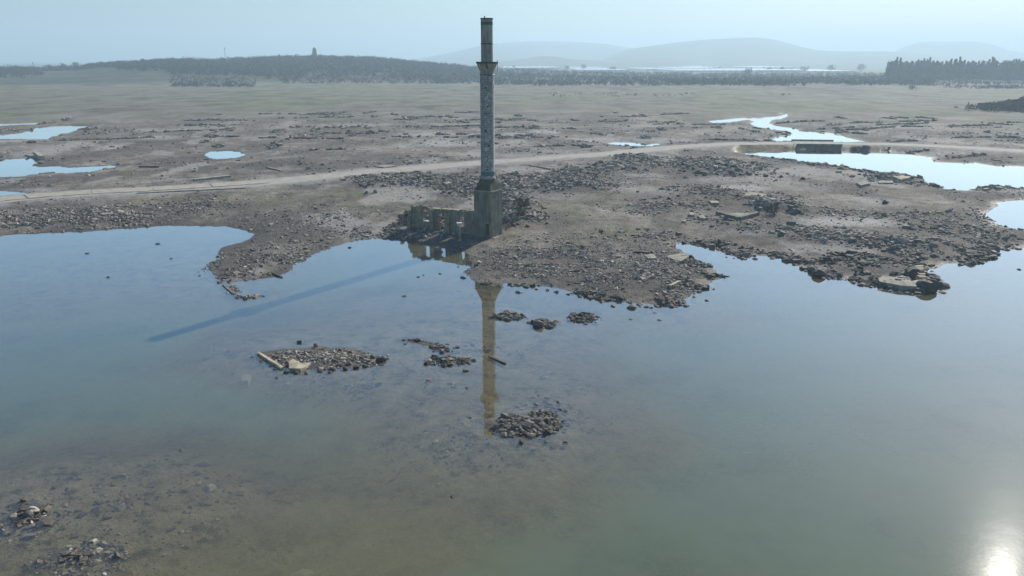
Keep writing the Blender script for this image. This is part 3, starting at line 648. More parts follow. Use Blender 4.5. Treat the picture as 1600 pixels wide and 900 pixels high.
# ------------------------------------------------------------------ rubble (masses) and boulders (individuals)
ico = bmesh.new(); bmesh.ops.create_icosphere(ico, subdivisions=1, radius=1.0); ico.verts.ensure_lookup_table()
IV = np.array([v.co[:] for v in ico.verts]); IF = np.array([[v.index for v in f.verts] for f in ico.faces]); ico.free()
CV = np.array([(x_,y_,z_) for x_ in (-1,1) for y_ in (-1,1) for z_ in (-1,1)], float)*.72
CF = np.array([(0,1,3),(0,3,2),(4,6,7),(4,7,5),(0,4,5),(0,5,1),(2,3,7),(2,7,6),(0,2,6),(0,6,4),(1,5,7),(1,7,3)])
def rubble(name, x, y, size, label, mat=MS, flat=.6, sink=.22, boxy=.5, zoff=None, minz=None, tint_pow=1.4, tint_lo=0.0):
    x = np.asarray(x); y = np.asarray(y); n = len(x)
    if n == 0: return
    z = ground_z(x, y)
    if minz is not None:
        k = z > minz; x, y, z, size = x[k], y[k], z[k], size[k]; n = len(x)
        if zoff is not None: zoff = zoff[k]
    if zoff is not None: z = z+zoff
    nb = int(n*boxy); o = rng.permutation(n); outV = []; outF = []; outT = []; base = 0
    for ids, TV, TF in ((o[:nb], CV, CF), (o[nb:], IV, IF)):
        m = len(ids)
        if not m: continue
        s = size[ids]/2
        jit = rng.uniform(.72, 1.2, (m, len(TV), 1)); v = TV[None]*jit*(1+rng.normal(0, .10, (m, len(TV), 3)))
        v = v*np.stack([rng.uniform(.8,1.5,m), rng.uniform(.6,1.1,m), rng.uniform(flat*.7,flat*1.3,m)], -1)[:,None,:]
        # random rotation: tilt a little, spin freely
        a = rng.uniform(0, 2*np.pi, m); tx = rng.normal(0, .40, m); ca, sa = np.cos(tx)[:,None], np.sin(tx)[:,None]
        vy = v[:,:,1]*ca - v[:,:,2]*sa; vz = v[:,:,1]*sa + v[:,:,2]*ca; vx = v[:,:,0]
        ca, sa = np.cos(a)[:,None], np.sin(a)[:,None]; X = vx*ca-vy*sa; Y = vx*sa+vy*ca
        v = np.stack([X, Y, vz], -1)*s[:,None,None]
        v[:,:,0] += x[ids][:,None]; v[:,:,1] += y[ids][:,None]; v[:,:,2] += (z[ids]+s*(flat-sink*2)*.6)[:,None]
        outV.append(v.reshape(-1,3)); outF.append((TF[None]+ (np.arange(m)*len(TV))[:,None,None]).reshape(-1,3)+base); base += m*len(TV)
        outT.append(np.repeat(tint_lo+(1-tint_lo)*rng.uniform(0,1,m)**tint_pow, len(TV)))
    me = np_mesh(name, np.concatenate(outV), np.concatenate(outF), mat, False, dict(tint=np.concatenate(outT)))
    return tag(link(name, me), label, kind='stuff')
def logn(n, lo, hi, med): return np.clip(med*.80*np.exp(rng.normal(0, .6, n)), lo*.8, hi*1.25)
def zone(name, label, ells, med, hi, lo=.10, dens=.75, **k):
    xs, ys, ss = [], [], []
    for e, n in ells:
        a, b = e.sample(int(n*dens*1.75)); q_ = fbm(a/1.7, b/2.4, 3, 404)+rng.uniform(-.15,.15,len(a)) > -.13; a, b = a[q_], b[q_]; n = len(a); xs.append(a); ys.append(b); ss.append(logn(n, lo, hi, med))
    k.setdefault('minz', -.12); rubble(name, np.concatenate(xs), np.concatenate(ys), np.concatenate(ss), label, **k)
def heap(e, hh, n): return (e, n)
zone('shore_rubble', 'bank of broken stones along the left shore below the road', [(Ell(60,347,150,15),5200), (Ell(190,342,90,13),3000), (Ell(300,330,90,14),700), (Ell(-40,352,90,14),1500)], .19, .75, dens=1.0)
zone('rubble_mound', 'long low mound of collapsed masonry behind the ruined wall', [(Ell(640,290,92,11,1,5),3600), (Ell(725,300,42,15),2300), (Ell(590,284,40,5),500)], .30, .8, tint_pow=1.8)
zone('rubble_mound', 'dark mound of collapsed masonry behind and right of the minaret', [(Ell(845,297,82,16,1,-14),4600), (Ell(905,281,48,9),1200), (Ell(800,305,30,12),900)], .32, .85, tint_pow=1.9)
zone('rubble_heap', 'heap of dark stones at the right foot of the pedestal', [(Ell(812,330,34,13),1300), (Ell(815,350,38,9),1300), (Ell(796,354,14,6),250)], .30, .8, tint_pow=1.8)
zone('ruin_debris', 'fallen stones filling the inside of the ruined wall', dens=1.5, ells=[(Ell(690,358,52,14),2300), (Ell(640,366,40,9),1000), (Ell(665,350,26,8),800)], med=.27, hi=.7, tint_pow=2.0)
zone('ruin_debris', 'dark stones heaped along the foot of the ruined wall', [(Ell(660,349,34,5),900), (Ell(696,356,26,5),900), (Ell(640,360,30,6),500)], .34, .8, mat=MSW, zoff=None)
zone('spit_rubble', 'carpet of small broken stones covering the spit in front of the minaret', [(Ell(840,420,110,30),8500), (Ell(960,435,120,34),9500), (Ell(1040,440,70,26),5200), (Ell(900,395,150,18),3400), (Ell(1060,415,50,16),2300)], .115, .5, lo=.06, dens=.75)
zone('spit_shore_rubble', 'dark wet stones along the waterline of the spit', [(Ell(790,444,45,4),500), (Ell(900,461,70,5,1,10),700), (Ell(1010,475,60,6),750), (Ell(1095,450,22,14,1,-8),350), (Ell(1085,412,28,8),350), (Ell(1045,480,60,12),160), (Ell(1120,432,24,4),90)], .24, .6, mat=MSW, minz=-.3)
zone('rubble_mound', 'wide mound of rubble and broken slabs left of the channel', [(Ell(1120,267,74,15),3400), (Ell(1000,258,44,8),800), (Ell(960,270,62,6),700)], .42, 1.1, tint_pow=1.5)
zone('rubble_heap', 'dark scrubby rubble patch in the middle of the right flats', [(Ell(1100,311,60,14),1500), (Ell(1190,318,60,10),900)], .22, .7, tint_pow=2.2, dens=.6)
zone('rubble_heap', 'compact dark heap of stones beside the square foundation', [(Ell(1214,331,36,10),1700)], .38, .9, tint_pow=2.0)
zone('rubble_field', 'scattered stones on the flats right of the minaret', [(Ell(1030,333,80,12),1900), (Ell(1010,375,90,9),900), (Ell(1130,350,60,8),600), (Ell(930,300,60,12),500)], .2, .6, dens=.5)
zone('rubble_band', 'long band of stones running across the right headland', [(Ell(1230,368,150,11,1,18),3400), (Ell(1400,388,110,12,1,8),3200), (Ell(1290,340,90,9,1,8),1500), (Ell(1500,372,70,22),2600), (Ell(1560,345,60,14),900), (Ell(1440,345,80,12),700)], .24, .8, dens=.42)
zone('headland_shore_rubble', 'stones along the waterline of the right headland', [(Ell(1200,402,80,8,1,10),1100), (Ell(1310,432,60,9,1,12),1300), (Ell(1400,445,70,10),1300), (Ell(1465,440,18,14),300), (Ell(1540,402,60,8,1,-10),800), (Ell(1100,384,50,4),300), (Ell(1380,412,110,12),1200)], .30, .85, mat=MSW, minz=-.25, tint_pow=1.0)
zone('channel_rubble', 'stones and broken blocks along the near bank of the channel', [(Ell(1420,285,60,9,1,8),1300), (Ell(1290,258,90,4,1,10),500), (Ell(1560,296,60,4),400), (Ell(1370,270,60,5,1,8),300)], .42, 1.1)
zone('lobe_rubble', 'small stones on the muddy lobe left of the inlet', [(Ell(450,405,90,22),2000), (Ell(380,430,40,14),600), (Ell(540,370,80,12),900), (Ell(480,350,100,18),900), (Ell(335,410,12,18),200)], .17, .5, lo=.08)
zone('islet_rubble', 'stones covering the long islet in the middle of the water', [(Ell(505,562,88,14),4200), (Ell(560,565,40,10),900)], .11, .38, lo=.05, minz=-.10, dens=.6)
zone('islet_rubble', 'dark stones piled on the small islet below the reflection', [(Ell(815,667,48,13),1500), (Ell(845,650,45,22),160)], .22, .5, lo=.08, mat=MSW, minz=-.2, tint_pow=.9)
zone('islet_rubble', 'broken line of stones breaking the surface right of the long islet', [(Ell(665,540,42,5,1,10),380), (Ell(702,564,34,7),300)], .19, .42, mat=MSW, minz=-.15)
zone('islet_rubble', 'three low clusters of dark stones off the tip of the spit', [(Ell(797,495,26,5),330), (Ell(850,505,24,6),230), (Ell(914,498,27,7),420)], .22, .5, mat=MSW, minz=-.2)
zone('islet_rubble', 'remnant of a drowned wall corner off the muddy lobe', [(Ell(362,452,22,8,1,10),260), (Ell(392,464,24,3),200)], .20, .42, mat=MS, minz=-.15)
zone('submerged_stones', 'drowned stones showing dimly through the shallow water', [(Ell(30,815,70,28),260), (Ell(130,870,70,28),330), (Ell(180,800,220,100),420), (Ell(560,600,160,24),330), (Ell(880,640,110,50),260), (Ell(700,700,160,50),300), (Ell(330,550,120,30),160), (Ell(150,520,90,14),160), (Ell(340,430,60,40),160), (Ell(120,430,160,50),120), (Ell(760,545,60,12),90), (Ell(740,460,60,20),40), (Ell(950,600,100,14,1,8),90), (Ell(400,850,260,50),160), (Ell(1080,520,90,8,1,6),90)], .16, .45, lo=.07, mat=MS, minz=-1.2, tint_pow=4.0)
# background scatter and the foundations of the drowned village
def scatter(n, r0, r1, med, hi, thr, name, label, azmax=36):
    az = np.radians(rng.uniform(-azmax, azmax, n)); r = np.sqrt(rng.uniform(r0**2, r1**2, n)); x = r*np.sin(az); y = r*np.cos(az)
    k = ((fbm(x/7, y/10, 4, 111) > thr+.1) & (rng.uniform(0,1,n) < .75)) | (rng.uniform(0,1,n) < .08); x, y = x[k], y[k]; k = road_d(x, y) > 4.2; x, y = x[k], y[k]
    rubble(name, x, y, logn(len(x), .1, hi, med), label, minz=.02)
scatter(24000, 68, 160, .17, .45, .0, 'scattered_stones', 'small stones scattered over the near mud flats')
scatter(30000, 155, 300, .36, .9, .08, 'scattered_stones', 'stones scattered over the far mud flats')
xs, ys, ss = [], [], []
for k in range(130):
    r = math.sqrt(random.uniform(198**2, 345**2)); a = random.uniform(-.6, .6); cx, cy = r*math.sin(a), r*math.cos(a)
    th = random.choice([0, math.pi/2])+random.gauss(.12, .12); L = random.uniform(5, 18)*(1.5 if abs(math.cos(th)) > .7 else .7); n = int(L*16)
    t = rng.uniform(-L/2, L/2, n); w = rng.normal(0, .45, n)
    x = cx+t*math.cos(th)-w*math.sin(th); y = cy+t*math.sin(th)+w*math.cos(th); xs.append(x); ys.append(y); ss.append(logn(n, .25, 1.1, .5))
xs = np.concatenate(xs); ys = np.concatenate(ys); ss = np.concatenate(ss); k = (road_d(xs, ys) > 5) & (vn(xs/2.3, ys/2.3, 66) > -.25); rubble('foundation_rubble', xs[k], ys[k], ss[k], 'rows of stones left of drowned house foundations on the far flats', minz=.05, zoff=np.full(k.sum(), .08), tint_pow=2.0)
# individual boulders
bmeshes = []
for k in range(10):
    bm = bmesh.new(); bmesh.ops.create_icosphere(bm, subdivisions=2, radius=.5); sc_ = Vector((random.uniform(.9,1.3), random.uniform(.75,1.0), random.uniform(.6,.85))); ox = k*13.7
    for v in bm.verts:
        p = v.co; f = 1+float(fbm(np.array([p.x*2.2+ox]), np.array([p.y*2.2+p.z*3.1]), 3, k)[0])*.55
        v.co = Vector((p.x*sc_.x, p.y*sc_.y, p.z*sc_.z))*f
    bmeshes.append(bm_mesh('boulder', bm, MB))
def variant(me, mat):
    m2 = me.copy(); m2.materials.clear(); m2.materials.append(mat); return m2
bm_dry = [variant(m_, MBD) for m_ in bmeshes]; bm_pale = [variant(m_, MBP) for m_ in bmeshes]
def boulder(px, py, size, label, pool=bmeshes, group=None, lift=0.0, name='boulder', flat=1.0):
    x, y, z = P(px, py); zt = tz(x, y)
    if zt < -.05: z = max(zt, -size*.30)          # stands in the water, showing its head
    o = link(name, random.choice(pool), None, (x, y, z+size*.12+lift), label=label, cat='boulder', group=group)
    o.scale = (size*random.uniform(.9,1.1), size*random.uniform(.9,1.1), size*flat*random.uniform(.85,1.05)); o.rotation_euler = (random.uniform(-.3,.3), random.uniform(-.3,.3), random.uniform(0,6.28))
    return o
singles = [
 (547,387,.55,'lone dark boulder in the inlet, left of the ruin, nearest the muddy lobe'),
 (653,433,.5,'dark boulder in the inlet, larger of the two left of the spit'),
 (662,430,.28,'small dark stone touching the right of the inlet boulder'),
 (687,428,.45,'round dark boulder midway between the shadow and the spit'),
 (716,417,.35,'small dark boulder in the water closest below the ruin reflection'),
 (724,434,.75,'wide dark boulder hugging the left tip of the spit'),
 (632,463,.5,'flat dark stone alone in the water between islet and spit'),
 (811,457,.85,'round black boulder in the water just below the spit, right of the reflection'),
 (785,449,.5,'dark boulder at the waterline where the reflection begins, right side'),
 (958,479,.7,'black boulder left of the big round one below the spit'),
 (987,480,1.15,'big round black boulder standing in the water below the spit'),
 (1001,479,.4,'small stone touching the right side of the big round black boulder'),
 (842,509,.9,'square black block at the foot of the stone cluster off the spit'),
 (866,505,.4,'small dark stone right of the square black block'),
 (1018,481,.45,'dark stone among pebbles at the lowest point of the spit'),
 (1030,500,.5,'outermost dark stone in the water below the spit tip'),
 (985,499,.5,'pair like dark stone lying low below the big round boulder'),
 (1023,489,.35,'smaller dark stone between spit tip and outermost stone'),
 (1071,478,.75,'dark boulder in the water beneath the right end of the spit'),
 (1105,470,.5,'last dark boulder out to the right of the spit'),
 (1115,452,.4,'dark stone in the bay right of the spit, below the pointed tip'),
 (1136,432,.45,'dark stone on the end of the pointed tip of the spit'),
 (1110,417,.6,'dark boulder where the spit meets the small bay'),
 (1135,402,.4,'left of two dark stones in the small bay under the headland'),
 (1147,404,.4,'right of two dark stones in the small bay under the headland'),
 (1279,430,1.4,'large angular black boulder at the headland shore, left of the broken slab'),
 (1270,423,.9,'black boulder leaning behind the large angular one on the headland shore'),
 (1344,446,.9,'pointed black boulder in the water just left of the broken slab'),
 (1361,449,.6,'low black stone between the pointed boulder and the broken slab'),
 (1446,452,1.9,'massive black boulder against the right end of the broken slab'),
 (1470,447,1.5,'black boulder at the outer tip of the headland, dropping into the water'),
 (1473,457,1.0,'lowest black boulder hanging off the headland tip'),
 (1424,431,1.8,'dark mound like boulder sitting on the broken slab'),
 (1456,424,.5,'small black stone at the notch of the shore above the headland tip'),
 (1461,430,.5,'flat black stone in the water beside the notch'),
 (1592,421,.6,'lone black stone in the open water at the right edge'),
 (137,396,.6,'dark stone in the shallow water on the far left, higher one'),
 (169,433,.5,'dark stone in the shallow water on the far left, lower one'),
 (247,381,.7,'flat dark stone in the water under the left shore bank'),
 (268,404,.5,'pair of dark stones in the water left of the muddy lobe'),
 (312,431,.35,'small dark stone beside the left tip of the muddy lobe'),
 (728,579,.5,'black stone alone left of the reflected shaft'),
 (855,621,.42,'black stone topmost above the small islet'),
 (842,617,.28,'small stone left of the topmost one above the small islet'),
 (838,632,.34,'black stone above the middle of the small islet'),
 (873,628,.42,'black stone right of the topmost one above the small islet'),
 (851,641,.34,'flat black stone just above the small islet'),
 (884,642,.34,'black stone off the upper right of the small islet'),
 (815,691,.34,'black stone below the small islet, left one'),
 (853,690,.34,'black stone below the small islet, right one'),
 (883,691,.3,'low stone off the lower right of the small islet'),
 (735,652,.22,'small dark stone left of the reflected shaft near the small islet'),
 (596,563,.8,'black boulder at the right tip of the long islet'),
 (584,561,.55,'black boulder second from the right tip of the long islet'),
 (515,582,.35,'small black stone under the lower edge of the long islet'),
 (432,590,.3,'small black stone below the left end of the long islet'),
 (44,806,.55,'black boulder under the tan stone at the lower left'),
 (20,760,.0,''),
 (283,704,.32,'grey stone breaking the surface alone at the lower left'),
 (707,776,.34,'dark drowned stone below the small islet'),
 (465,822,.0,''),
 (768,562,.0,''),
 (1383,318,1.0,'dark block alone on the open flats right of the stone heap'),
 (1196,276,.9,'dark block on the open mud left of the long dark block'),
 (1221,277,.7,'low dark block on the open mud beside two others'),
 (1230,272,.6,'uppermost of the dark blocks on the open mud by the channel'),
 (1255,280,1.0,'long dark block lying on the open mud near the channel'),
 (1046,311,.6,'dark stone alone on the pale flats right of the minaret'),
 (1060,307,.6,'dark stone right of the lone one on the pale flats'),
 (855,350,.5,'stone lying right of the heap at the pedestal'),
 (1335,266,.9,'dark block on the near bank of the channel'),
 (1395,271,.9,'dark block on the near bank further along the channel'),
]
for px_, py_, s_, lab in singles:
    if s_ > 0: boulder(px_, py_, s_, lab)
boulder(670,565,.45,'pale stone standing in the water left of the low stone cluster', bm_pale); boulder(828,664,.55,'pale stone on top of the dark small islet', bm_pale)
boulder(325,755,.62,'yellowish drowned stone in the lower left shallows', bm_pale, lift=-.28); boulder(470,880,1.15,'large flat drowned stone near the bottom of the view', bm_pale, lift=-.42, flat=.6)
boulder(446,863,.55,'smaller drowned stone beside the large flat one', bm_dry, lift=-.3); boulder(162,897,.28,'white stone at the bottom edge, lower left', bm_pale)
boulder(52,799,.5,'tan stone showing bright on the dark patch at the lower left', bm_pale); boulder(730,606,.25,'pale chip sticking out of the water left of the reflected balcony', bm_pale, flat=1.6)
boulder(1066,738,.5,'dark drowned stone in deep water right of the small islet', bm_dry, lift=-.3); boulder(869,799,.35,'pale drowned stone below the small islet', bm_pale, lift=-.25)
boulder(799,334,.6,'white block among the dark stones right of the pedestal', bm_pale)
sets = [('dark boulders along the waterline of the spit', 'dark wet boulder on the waterline of the spit before the minaret', [(780,447),(770,446),(760,444),(800,447),(822,449),(838,452),(855,454),(870,457),(888,460),(905,464),(922,468),(940,472),(1050,480),(1062,474),(1085,464),(1093,456),(1010,480),(1000,476),(1086,408),(1080,404),(1095,414)], .42, .75, bmeshes),
 ('boulders along the headland waterline', 'dark boulder on the waterline of the right headland', [(1160,404),(1180,405),(1208,404),(1228,408),(1240,414),(1255,420),(1300,434),(1315,437),(1335,442),(1375,453),(1390,455),(1405,457),(1420,459),(1435,459),(1458,440),(1455,432),(1500,414),(1520,412),(1540,404),(1550,397),(1575,391),(1590,389)], .5, .95, bmeshes),
 ('boulders along the channel bank', 'dark boulder on the near bank of the channel', [(1207,247),(1225,250),(1290,257),(1305,260),(1322,262),(1345,268),(1357,268),(1372,270),(1425,279),(1440,285),(1455,289),(1462,292),(1490,297)], .6, 1.0, bmeshes),
 ('boulders on the left shore bank', 'boulder lying in the stone bank of the left shore', [(int(a), int(b)) for a, b in zip(rng.uniform(0,250,26), rng.uniform(338,360,26))], .3, .55, bm_dry),
 ('blocks in the mound behind the ruin', 'stone block in the mound behind the ruined wall', [(int(a), int(b)) for a, b in zip(rng.uniform(565,735,26), rng.uniform(281,303,26))], .5, .9, bm_dry),
 ('blocks in the mound right of the minaret', 'stone block in the dark mound right of the minaret', [(int(790+t*130), int(308-t*32+random.uniform(-10,10))) for t in rng.uniform(0,1,26)], .5, .95, bm_dry),
 ('blocks in the wide mound left of the channel', 'stone block in the wide mound left of the channel', [(int(a), int(b)) for a, b in zip(rng.uniform(1065,1185,20), rng.uniform(258,280,20))], .6, 1.3, bm_dry),
 ('blocks in the heap at the pedestal', 'stone block in the heap at the right foot of the pedestal', [(int(a), int(b)) for a, b in zip(rng.uniform(792,842,14), rng.uniform(325,356,14))], .45, .8, bmeshes),
 ('blocks fallen inside the ruin', 'stone block fallen inside the ruined wall', [(int(a), int(b)) for a, b in zip(rng.uniform(615,735,24), rng.uniform(350,374,24))], .4, .75, bm_dry),
 ('stones on the long islet', 'dark stone on the rim of the long islet', [(430,577),(447,582),(462,583),(480,583),(500,580),(520,578),(540,577),(556,575),(570,573),(578,566),(565,560),(548,552),(494,541),(545,570),(530,572)], .3, .5, bmeshes)]
for gname, lab, pts, s0, s1, pool in sets:
    for a, b in pts: boulder(a, b, random.uniform(s0, s1), lab, pool, gname)
# ------------------------------------------------------------------ slabs, kerbs, debris
def slab(name, pxs, th, label, mat=MSLAB, cat='slab', raise_=.0, tilt=0.0, cuts=1):
    zc = max(P(sum(p[0] for p in pxs)/len(pxs), sum(p[1] for p in pxs)/len(pxs))[2], .0)+raise_
    pts = [G(a, b, zc+th*.5) for a, b in pxs]; cx = sum(p[0] for p in pts)/len(pts); cy = sum(p[1] for p in pts)/len(pts)
    bm = bmesh.new(); ring = []
    for i, p in enumerate(pts):
        q = pts[(i+1) % len(pts)]; d_ = math.hypot(q[0]-p[0], q[1]-p[1]); k = max(1, int(d_/.8))
        for j in range(k):
            t = j/k; j_ = .07 if j else .0; ring.append((p[0]+(q[0]-p[0])*t-cx+random.uniform(-j_,j_), p[1]+(q[1]-p[1])*t-cy+random.uniform(-j_,j_)))
    top = [bm.verts.new((a*.985, b*.985, th+a*tilt)) for a, b in ring]; mid = [bm.verts.new((a, b, th*.85+a*tilt)) for a, b in ring]; bot = [bm.verts.new((a*1.0, b*1.0, -.5)) for a, b in ring]
    bm.faces.new(top); bm.faces.new(bot); n = len(ring)
    for A_, B_ in ((bot, mid), (mid, top)):
        for k in range(n): bm.faces.new((A_[k], A_[(k+1)%n], B_[(k+1)%n], B_[k]))
    bmesh.ops.triangulate(bm, faces=[f for f in bm.faces if len(f.verts) > 4])
    bmesh.ops.subdivide_edges(bm, edges=[e for e in bm.edges if e.calc_length() > 1.0], cuts=2)
    for v in bm.verts:
        if v.co.z > th*.5: v.co.z += random.uniform(-.05,.035)*min(1, th*4)
    return link(name, bm_mesh(name, bm, mat), None, (cx, cy, zc), label=label, cat=cat)
slab('foundation_slab', [(1372,436),(1380,431),(1398,434),(1409,431),(1420,433),(1424,440),(1441,436),(1436,444),(1431,449),(1405,447),(1374,441)], .16, 'pale broken foundation slab at the tip of the right headland', MSLAB, raise_=.12)
slab('foundation_slab', [(1039,401),(1055,399),(1071,398),(1076,403),(1060,411),(1048,405)], .28, 'tilted grey slab on the spit beside the small bay', tilt=.04)
slab('foundation_slab', [(1006,399),(1022,398),(1025,404),(1013,405)], .18, 'small grey slab left of the tilted slab on the spit')
slab('foundation_slab', [(1128,336),(1150,334),(1178,335),(1155,343)], .3, 'square house foundation filled with mud, beside the compact stone heap')
slab('foundation_slab', [(1152,303),(1175,300),(1208,306),(1190,309),(1162,307)], .12, 'flat pale slab on the flats above the dark rubble patch', MSLAB)
slab('broken_slab', [(1395,277),(1412,275),(1424,278),(1408,282)], .35, 'pale slab lying in the stones on the channel bank', MSAND)
slab('broken_slab', [(1371,284),(1394,283),(1396,286),(1373,287)], .25, 'thin pale slab edge left of the channel bank rubble', MSLAB)
slab('broken_slab', [(1337,287),(1352,285),(1360,288),(1345,291)], .3, 'pale slab at the left end of the channel bank rubble')
slab('broken_slab', [(451,567),(458,563),(470,569),(486,568),(478,574),(470,578),(452,577)], .22, 'bright tan slab on the lower left rim of the long islet', MSAND)
slab('broken_slab', [(1108,315),(1119,315),(1124,318),(1112,318)], .25, 'small pale slab at the edge of the dark rubble patch', MSAND)
slab('broken_slab', [(1076,334),(1082,333),(1086,336),(1079,337)], .25, 'small pale block near the scattered stones on the right flats', MSAND)
slab('broken_slab', [(1090,338),(1100,338),(1104,342),(1094,342)], .25, 'small grey slab left of the square foundation', MSLAB)
slab('broken_slab', [(375,591),(383,584),(392,586),(387,595),(378,596)], .04, 'pale broken slab barely under water left of the long islet', MSAND, raise_=-.05)
slab('broken_slab', [(355,596),(365,593),(375,594),(364,600),(356,601)], .04, 'outer pale slab fragment just under water, lower left of the islet', MSLAB, raise_=-.06)
slab('broken_slab', [(692,286),(702,284),(707,286),(697,288)], .2, 'pale fragment on the mud behind the rubble mound', MSLAB)
slab('broken_slab', [(584,260),(604,258),(620,259),(600,262)], .15, 'pale slab beside the road in the middle distance')
slab('broken_slab', [(1312,462),(1312,462.1),(1313,462)], .01, 'x') if False else None
slab('broken_slab', [(1410,352),(1424,353),(1424,355),(1411,354)], .25, 'light slab on the right headland above the stone band')
def beam(pa, pb, w, h, label, mat=MSLAB, name='kerb_beam', cat='kerb', z=0.0):
    ax, ay, az_ = P(*pa); bx, by, bz = P(*pb); az_ += z; bz += z; L = math.dist((ax,ay,az_),(bx,by,bz))
    bm = bmesh.new(); n = max(2, int(L/1.2)); vs = []
    box(bm, 0, L, -w/2, w/2, -h*.5, h); bmesh.ops.subdivide_edges(bm, edges=[e for e in bm.edges if abs(e.verts[0].co.x-e.verts[1].co.x) > L*.9], cuts=n)
    for v in bm.verts: v.co += Vector((random.uniform(-.03,.03), random.uniform(-.04,.04), random.uniform(-.03,.03)))
    o = link(name, bm_mesh(name, bm, mat), None, (ax, ay, az_), label=label, cat=cat); o.rotation_euler = (0, -math.asin((bz-az_)/L), math.atan2(by-ay, bx-ax)); return o
beam((828,259),(861,265), .4, .22, 'white kerb beam lying across the flats right of the minaret', MSLAB)
beam((303,282),(360,276), 1.1, .28, 'long pale kerb strip above the road on the left', MRSLAB)
beam((215,302),(385,294), .7, .16, 'narrow pale kerb strip along the near side of the road', MRSLAB)
beam((218,262),(248,262), .35, .3, 'dark straight beam lying on the flats behind the road', MDARK, 'beam', 'beam')
beam((62,272),(85,270), .35, .2, 'dark log lying at the edge of the left pond', MBARK, 'log', 'log')
beam((425,427),(441,434), .16, .12, 'weathered plank jutting from the lower edge of the muddy lobe', MBARK, 'plank', 'plank')
beam((765,558),(790,569), .16, .1, 'thin plank floating across the reflected shaft', MBARK, 'plank', 'plank', .0)
beam((418,262),(440,268), .4, .2, 'pale broken kerb on the flats above the road', MSLAB)
beam((404,553),(441,577), .24, .16, 'tan stone wall base along the left rim of the long islet', MSAND, 'wall_base', 'wall')
beam((349,445),(366,460), .22, .12, 'mossy wall base off the lower left of the muddy lobe', MPED, 'wall_base', 'wall')
beam((1120,335),(1155,344), .5, .45, 'low dark wall base along the near side of the square foundation', MPED, 'wall_base', 'wall')
beam((1155,344),(1184,336), .5, .45, 'low dark wall base along the right side of the square foundation', MPED, 'wall_base', 'wall')
beam((1046,449),(1062,442), .3, .25, 'pale post lying on the right part of the spit', MSAND, 'post', 'post')
beam((990,395),(1015,397), .3, .22, 'dark beam lying on the spit behind the small slab', MDARK, 'beam', 'beam')
beam((30,806),(46,800), .12, .1, 'dark branch sticking out of the lower left shallows', MBARK, 'branch', 'branch')
beam((56,243),(66,250), .9, .9, 'upright tan block beside the left pond', MSAND, 'stone_block', 'stone')
beam((676,366),(708,362), .25, .25, 'pale lintel stone lying on the debris inside the ruin', MSLAB, 'lintel', 'stone')
# rows of leaning slabs on the headland tip
for k in range(5):
    x, y, z = P(1435+k*.8, 423+k*4.2); bm = bmesh.new(); box(bm, -.45,.45,-.22,.22,-.3,.25,.05); o = link('paving_slab', bm_mesh('paving_slab', bm, MSAND), None, (x,y,z+.35), label='pale stone of the short row leading up from the headland slab', cat='stone', group='row of pale stones on the headland'); o.rotation_euler = (.2,.1,.3)
# ------------------------------------------------------------------ vegetation
def crown_mesh(name, n, rx, rz, leaf, mat, shape='round', seed=0, trunk=False):
    g = np.random.default_rng(seed); u = g.uniform(-1, 1, (n*3, 3)); u = u[(u**2).sum(1) < 1][:n]; n = len(u)
    if shape == 'cone':
        t = g.uniform(0, 1, n)**.75; a = g.uniform(0, 6.283, n); rr = (1-t)*rx*(.35+.65*g.uniform(0,1,n)**.5)*(.75+.25*np.sin(t*38+a*2)); c = np.stack([rr*np.cos(a), rr*np.sin(a), t*rz*2-rz], -1)
    else:
        lob = 1+.35*np.sin(u[:,0]*4+seed)*np.cos(u[:,1]*5+seed*2); c = u*np.array([rx, rx, rz])*lob[:,None]
    d = g.normal(0, 1, (n, 3, 3)); d /= np.linalg.norm(d, axis=2, keepdims=True); V = c[:,None,:]+d*leaf*g.uniform(.6,1.3,(n,1,1))
    T = np.repeat(np.clip(.5+.4*g.normal(0,1,n)*.7, 0, 1), 3)
    return np_mesh(name, V.reshape(-1,3), np.arange(n*3).reshape(-1,3), mat, False, dict(tint=T))
def scrub(name, label, x, y, hgt, mat=MLEAF, tri=22, wide=.7, z=None):
    x = np.asarray(x); y = np.asarray(y); n = len(x); z = ground_z(x, y) if z is None else z
    u = rng.normal(0, .45, (n, tri, 3)); u = np.clip(u, -1, 1); c = u*np.stack([hgt*wide, hgt*wide, hgt*.5], -1)[:,None,:]; c[:,:,2] += hgt[:,None]*.5
    c[:,:,0] += x[:,None]; c[:,:,1] += y[:,None]; c[:,:,2] += z[:,None]
    d = rng.normal(0, 1, (n, tri, 3, 3)); d /= np.linalg.norm(d, axis=3, keepdims=True); V = c[:,:,None,:]+d*(hgt*.26)[:,None,None,None]
    T = np.repeat(np.clip(.45+rng.normal(0,.25,n), 0, 1), tri*3)
    me = np_mesh(name, V.reshape(-1,3), np.arange(n*tri*3).reshape(-1,3), mat, False, dict(tint=T)); return tag(link(name, me), label, kind='stuff')
def px_band(n, x0, x1, yf0, yf1, z=1.5):
    a = rng.uniform(x0, x1, n); t = rng.uniform(0, 1, n); out = []
    for p, q in zip(a, t):
        y0 = yf0(p) if callable(yf0) else yf0; y1 = yf1(p) if callable(yf1) else yf1; out.append(G(p, y0+(y1-y0)*q, z))
    o = np.array(out); return o[:,0], o[:,1]
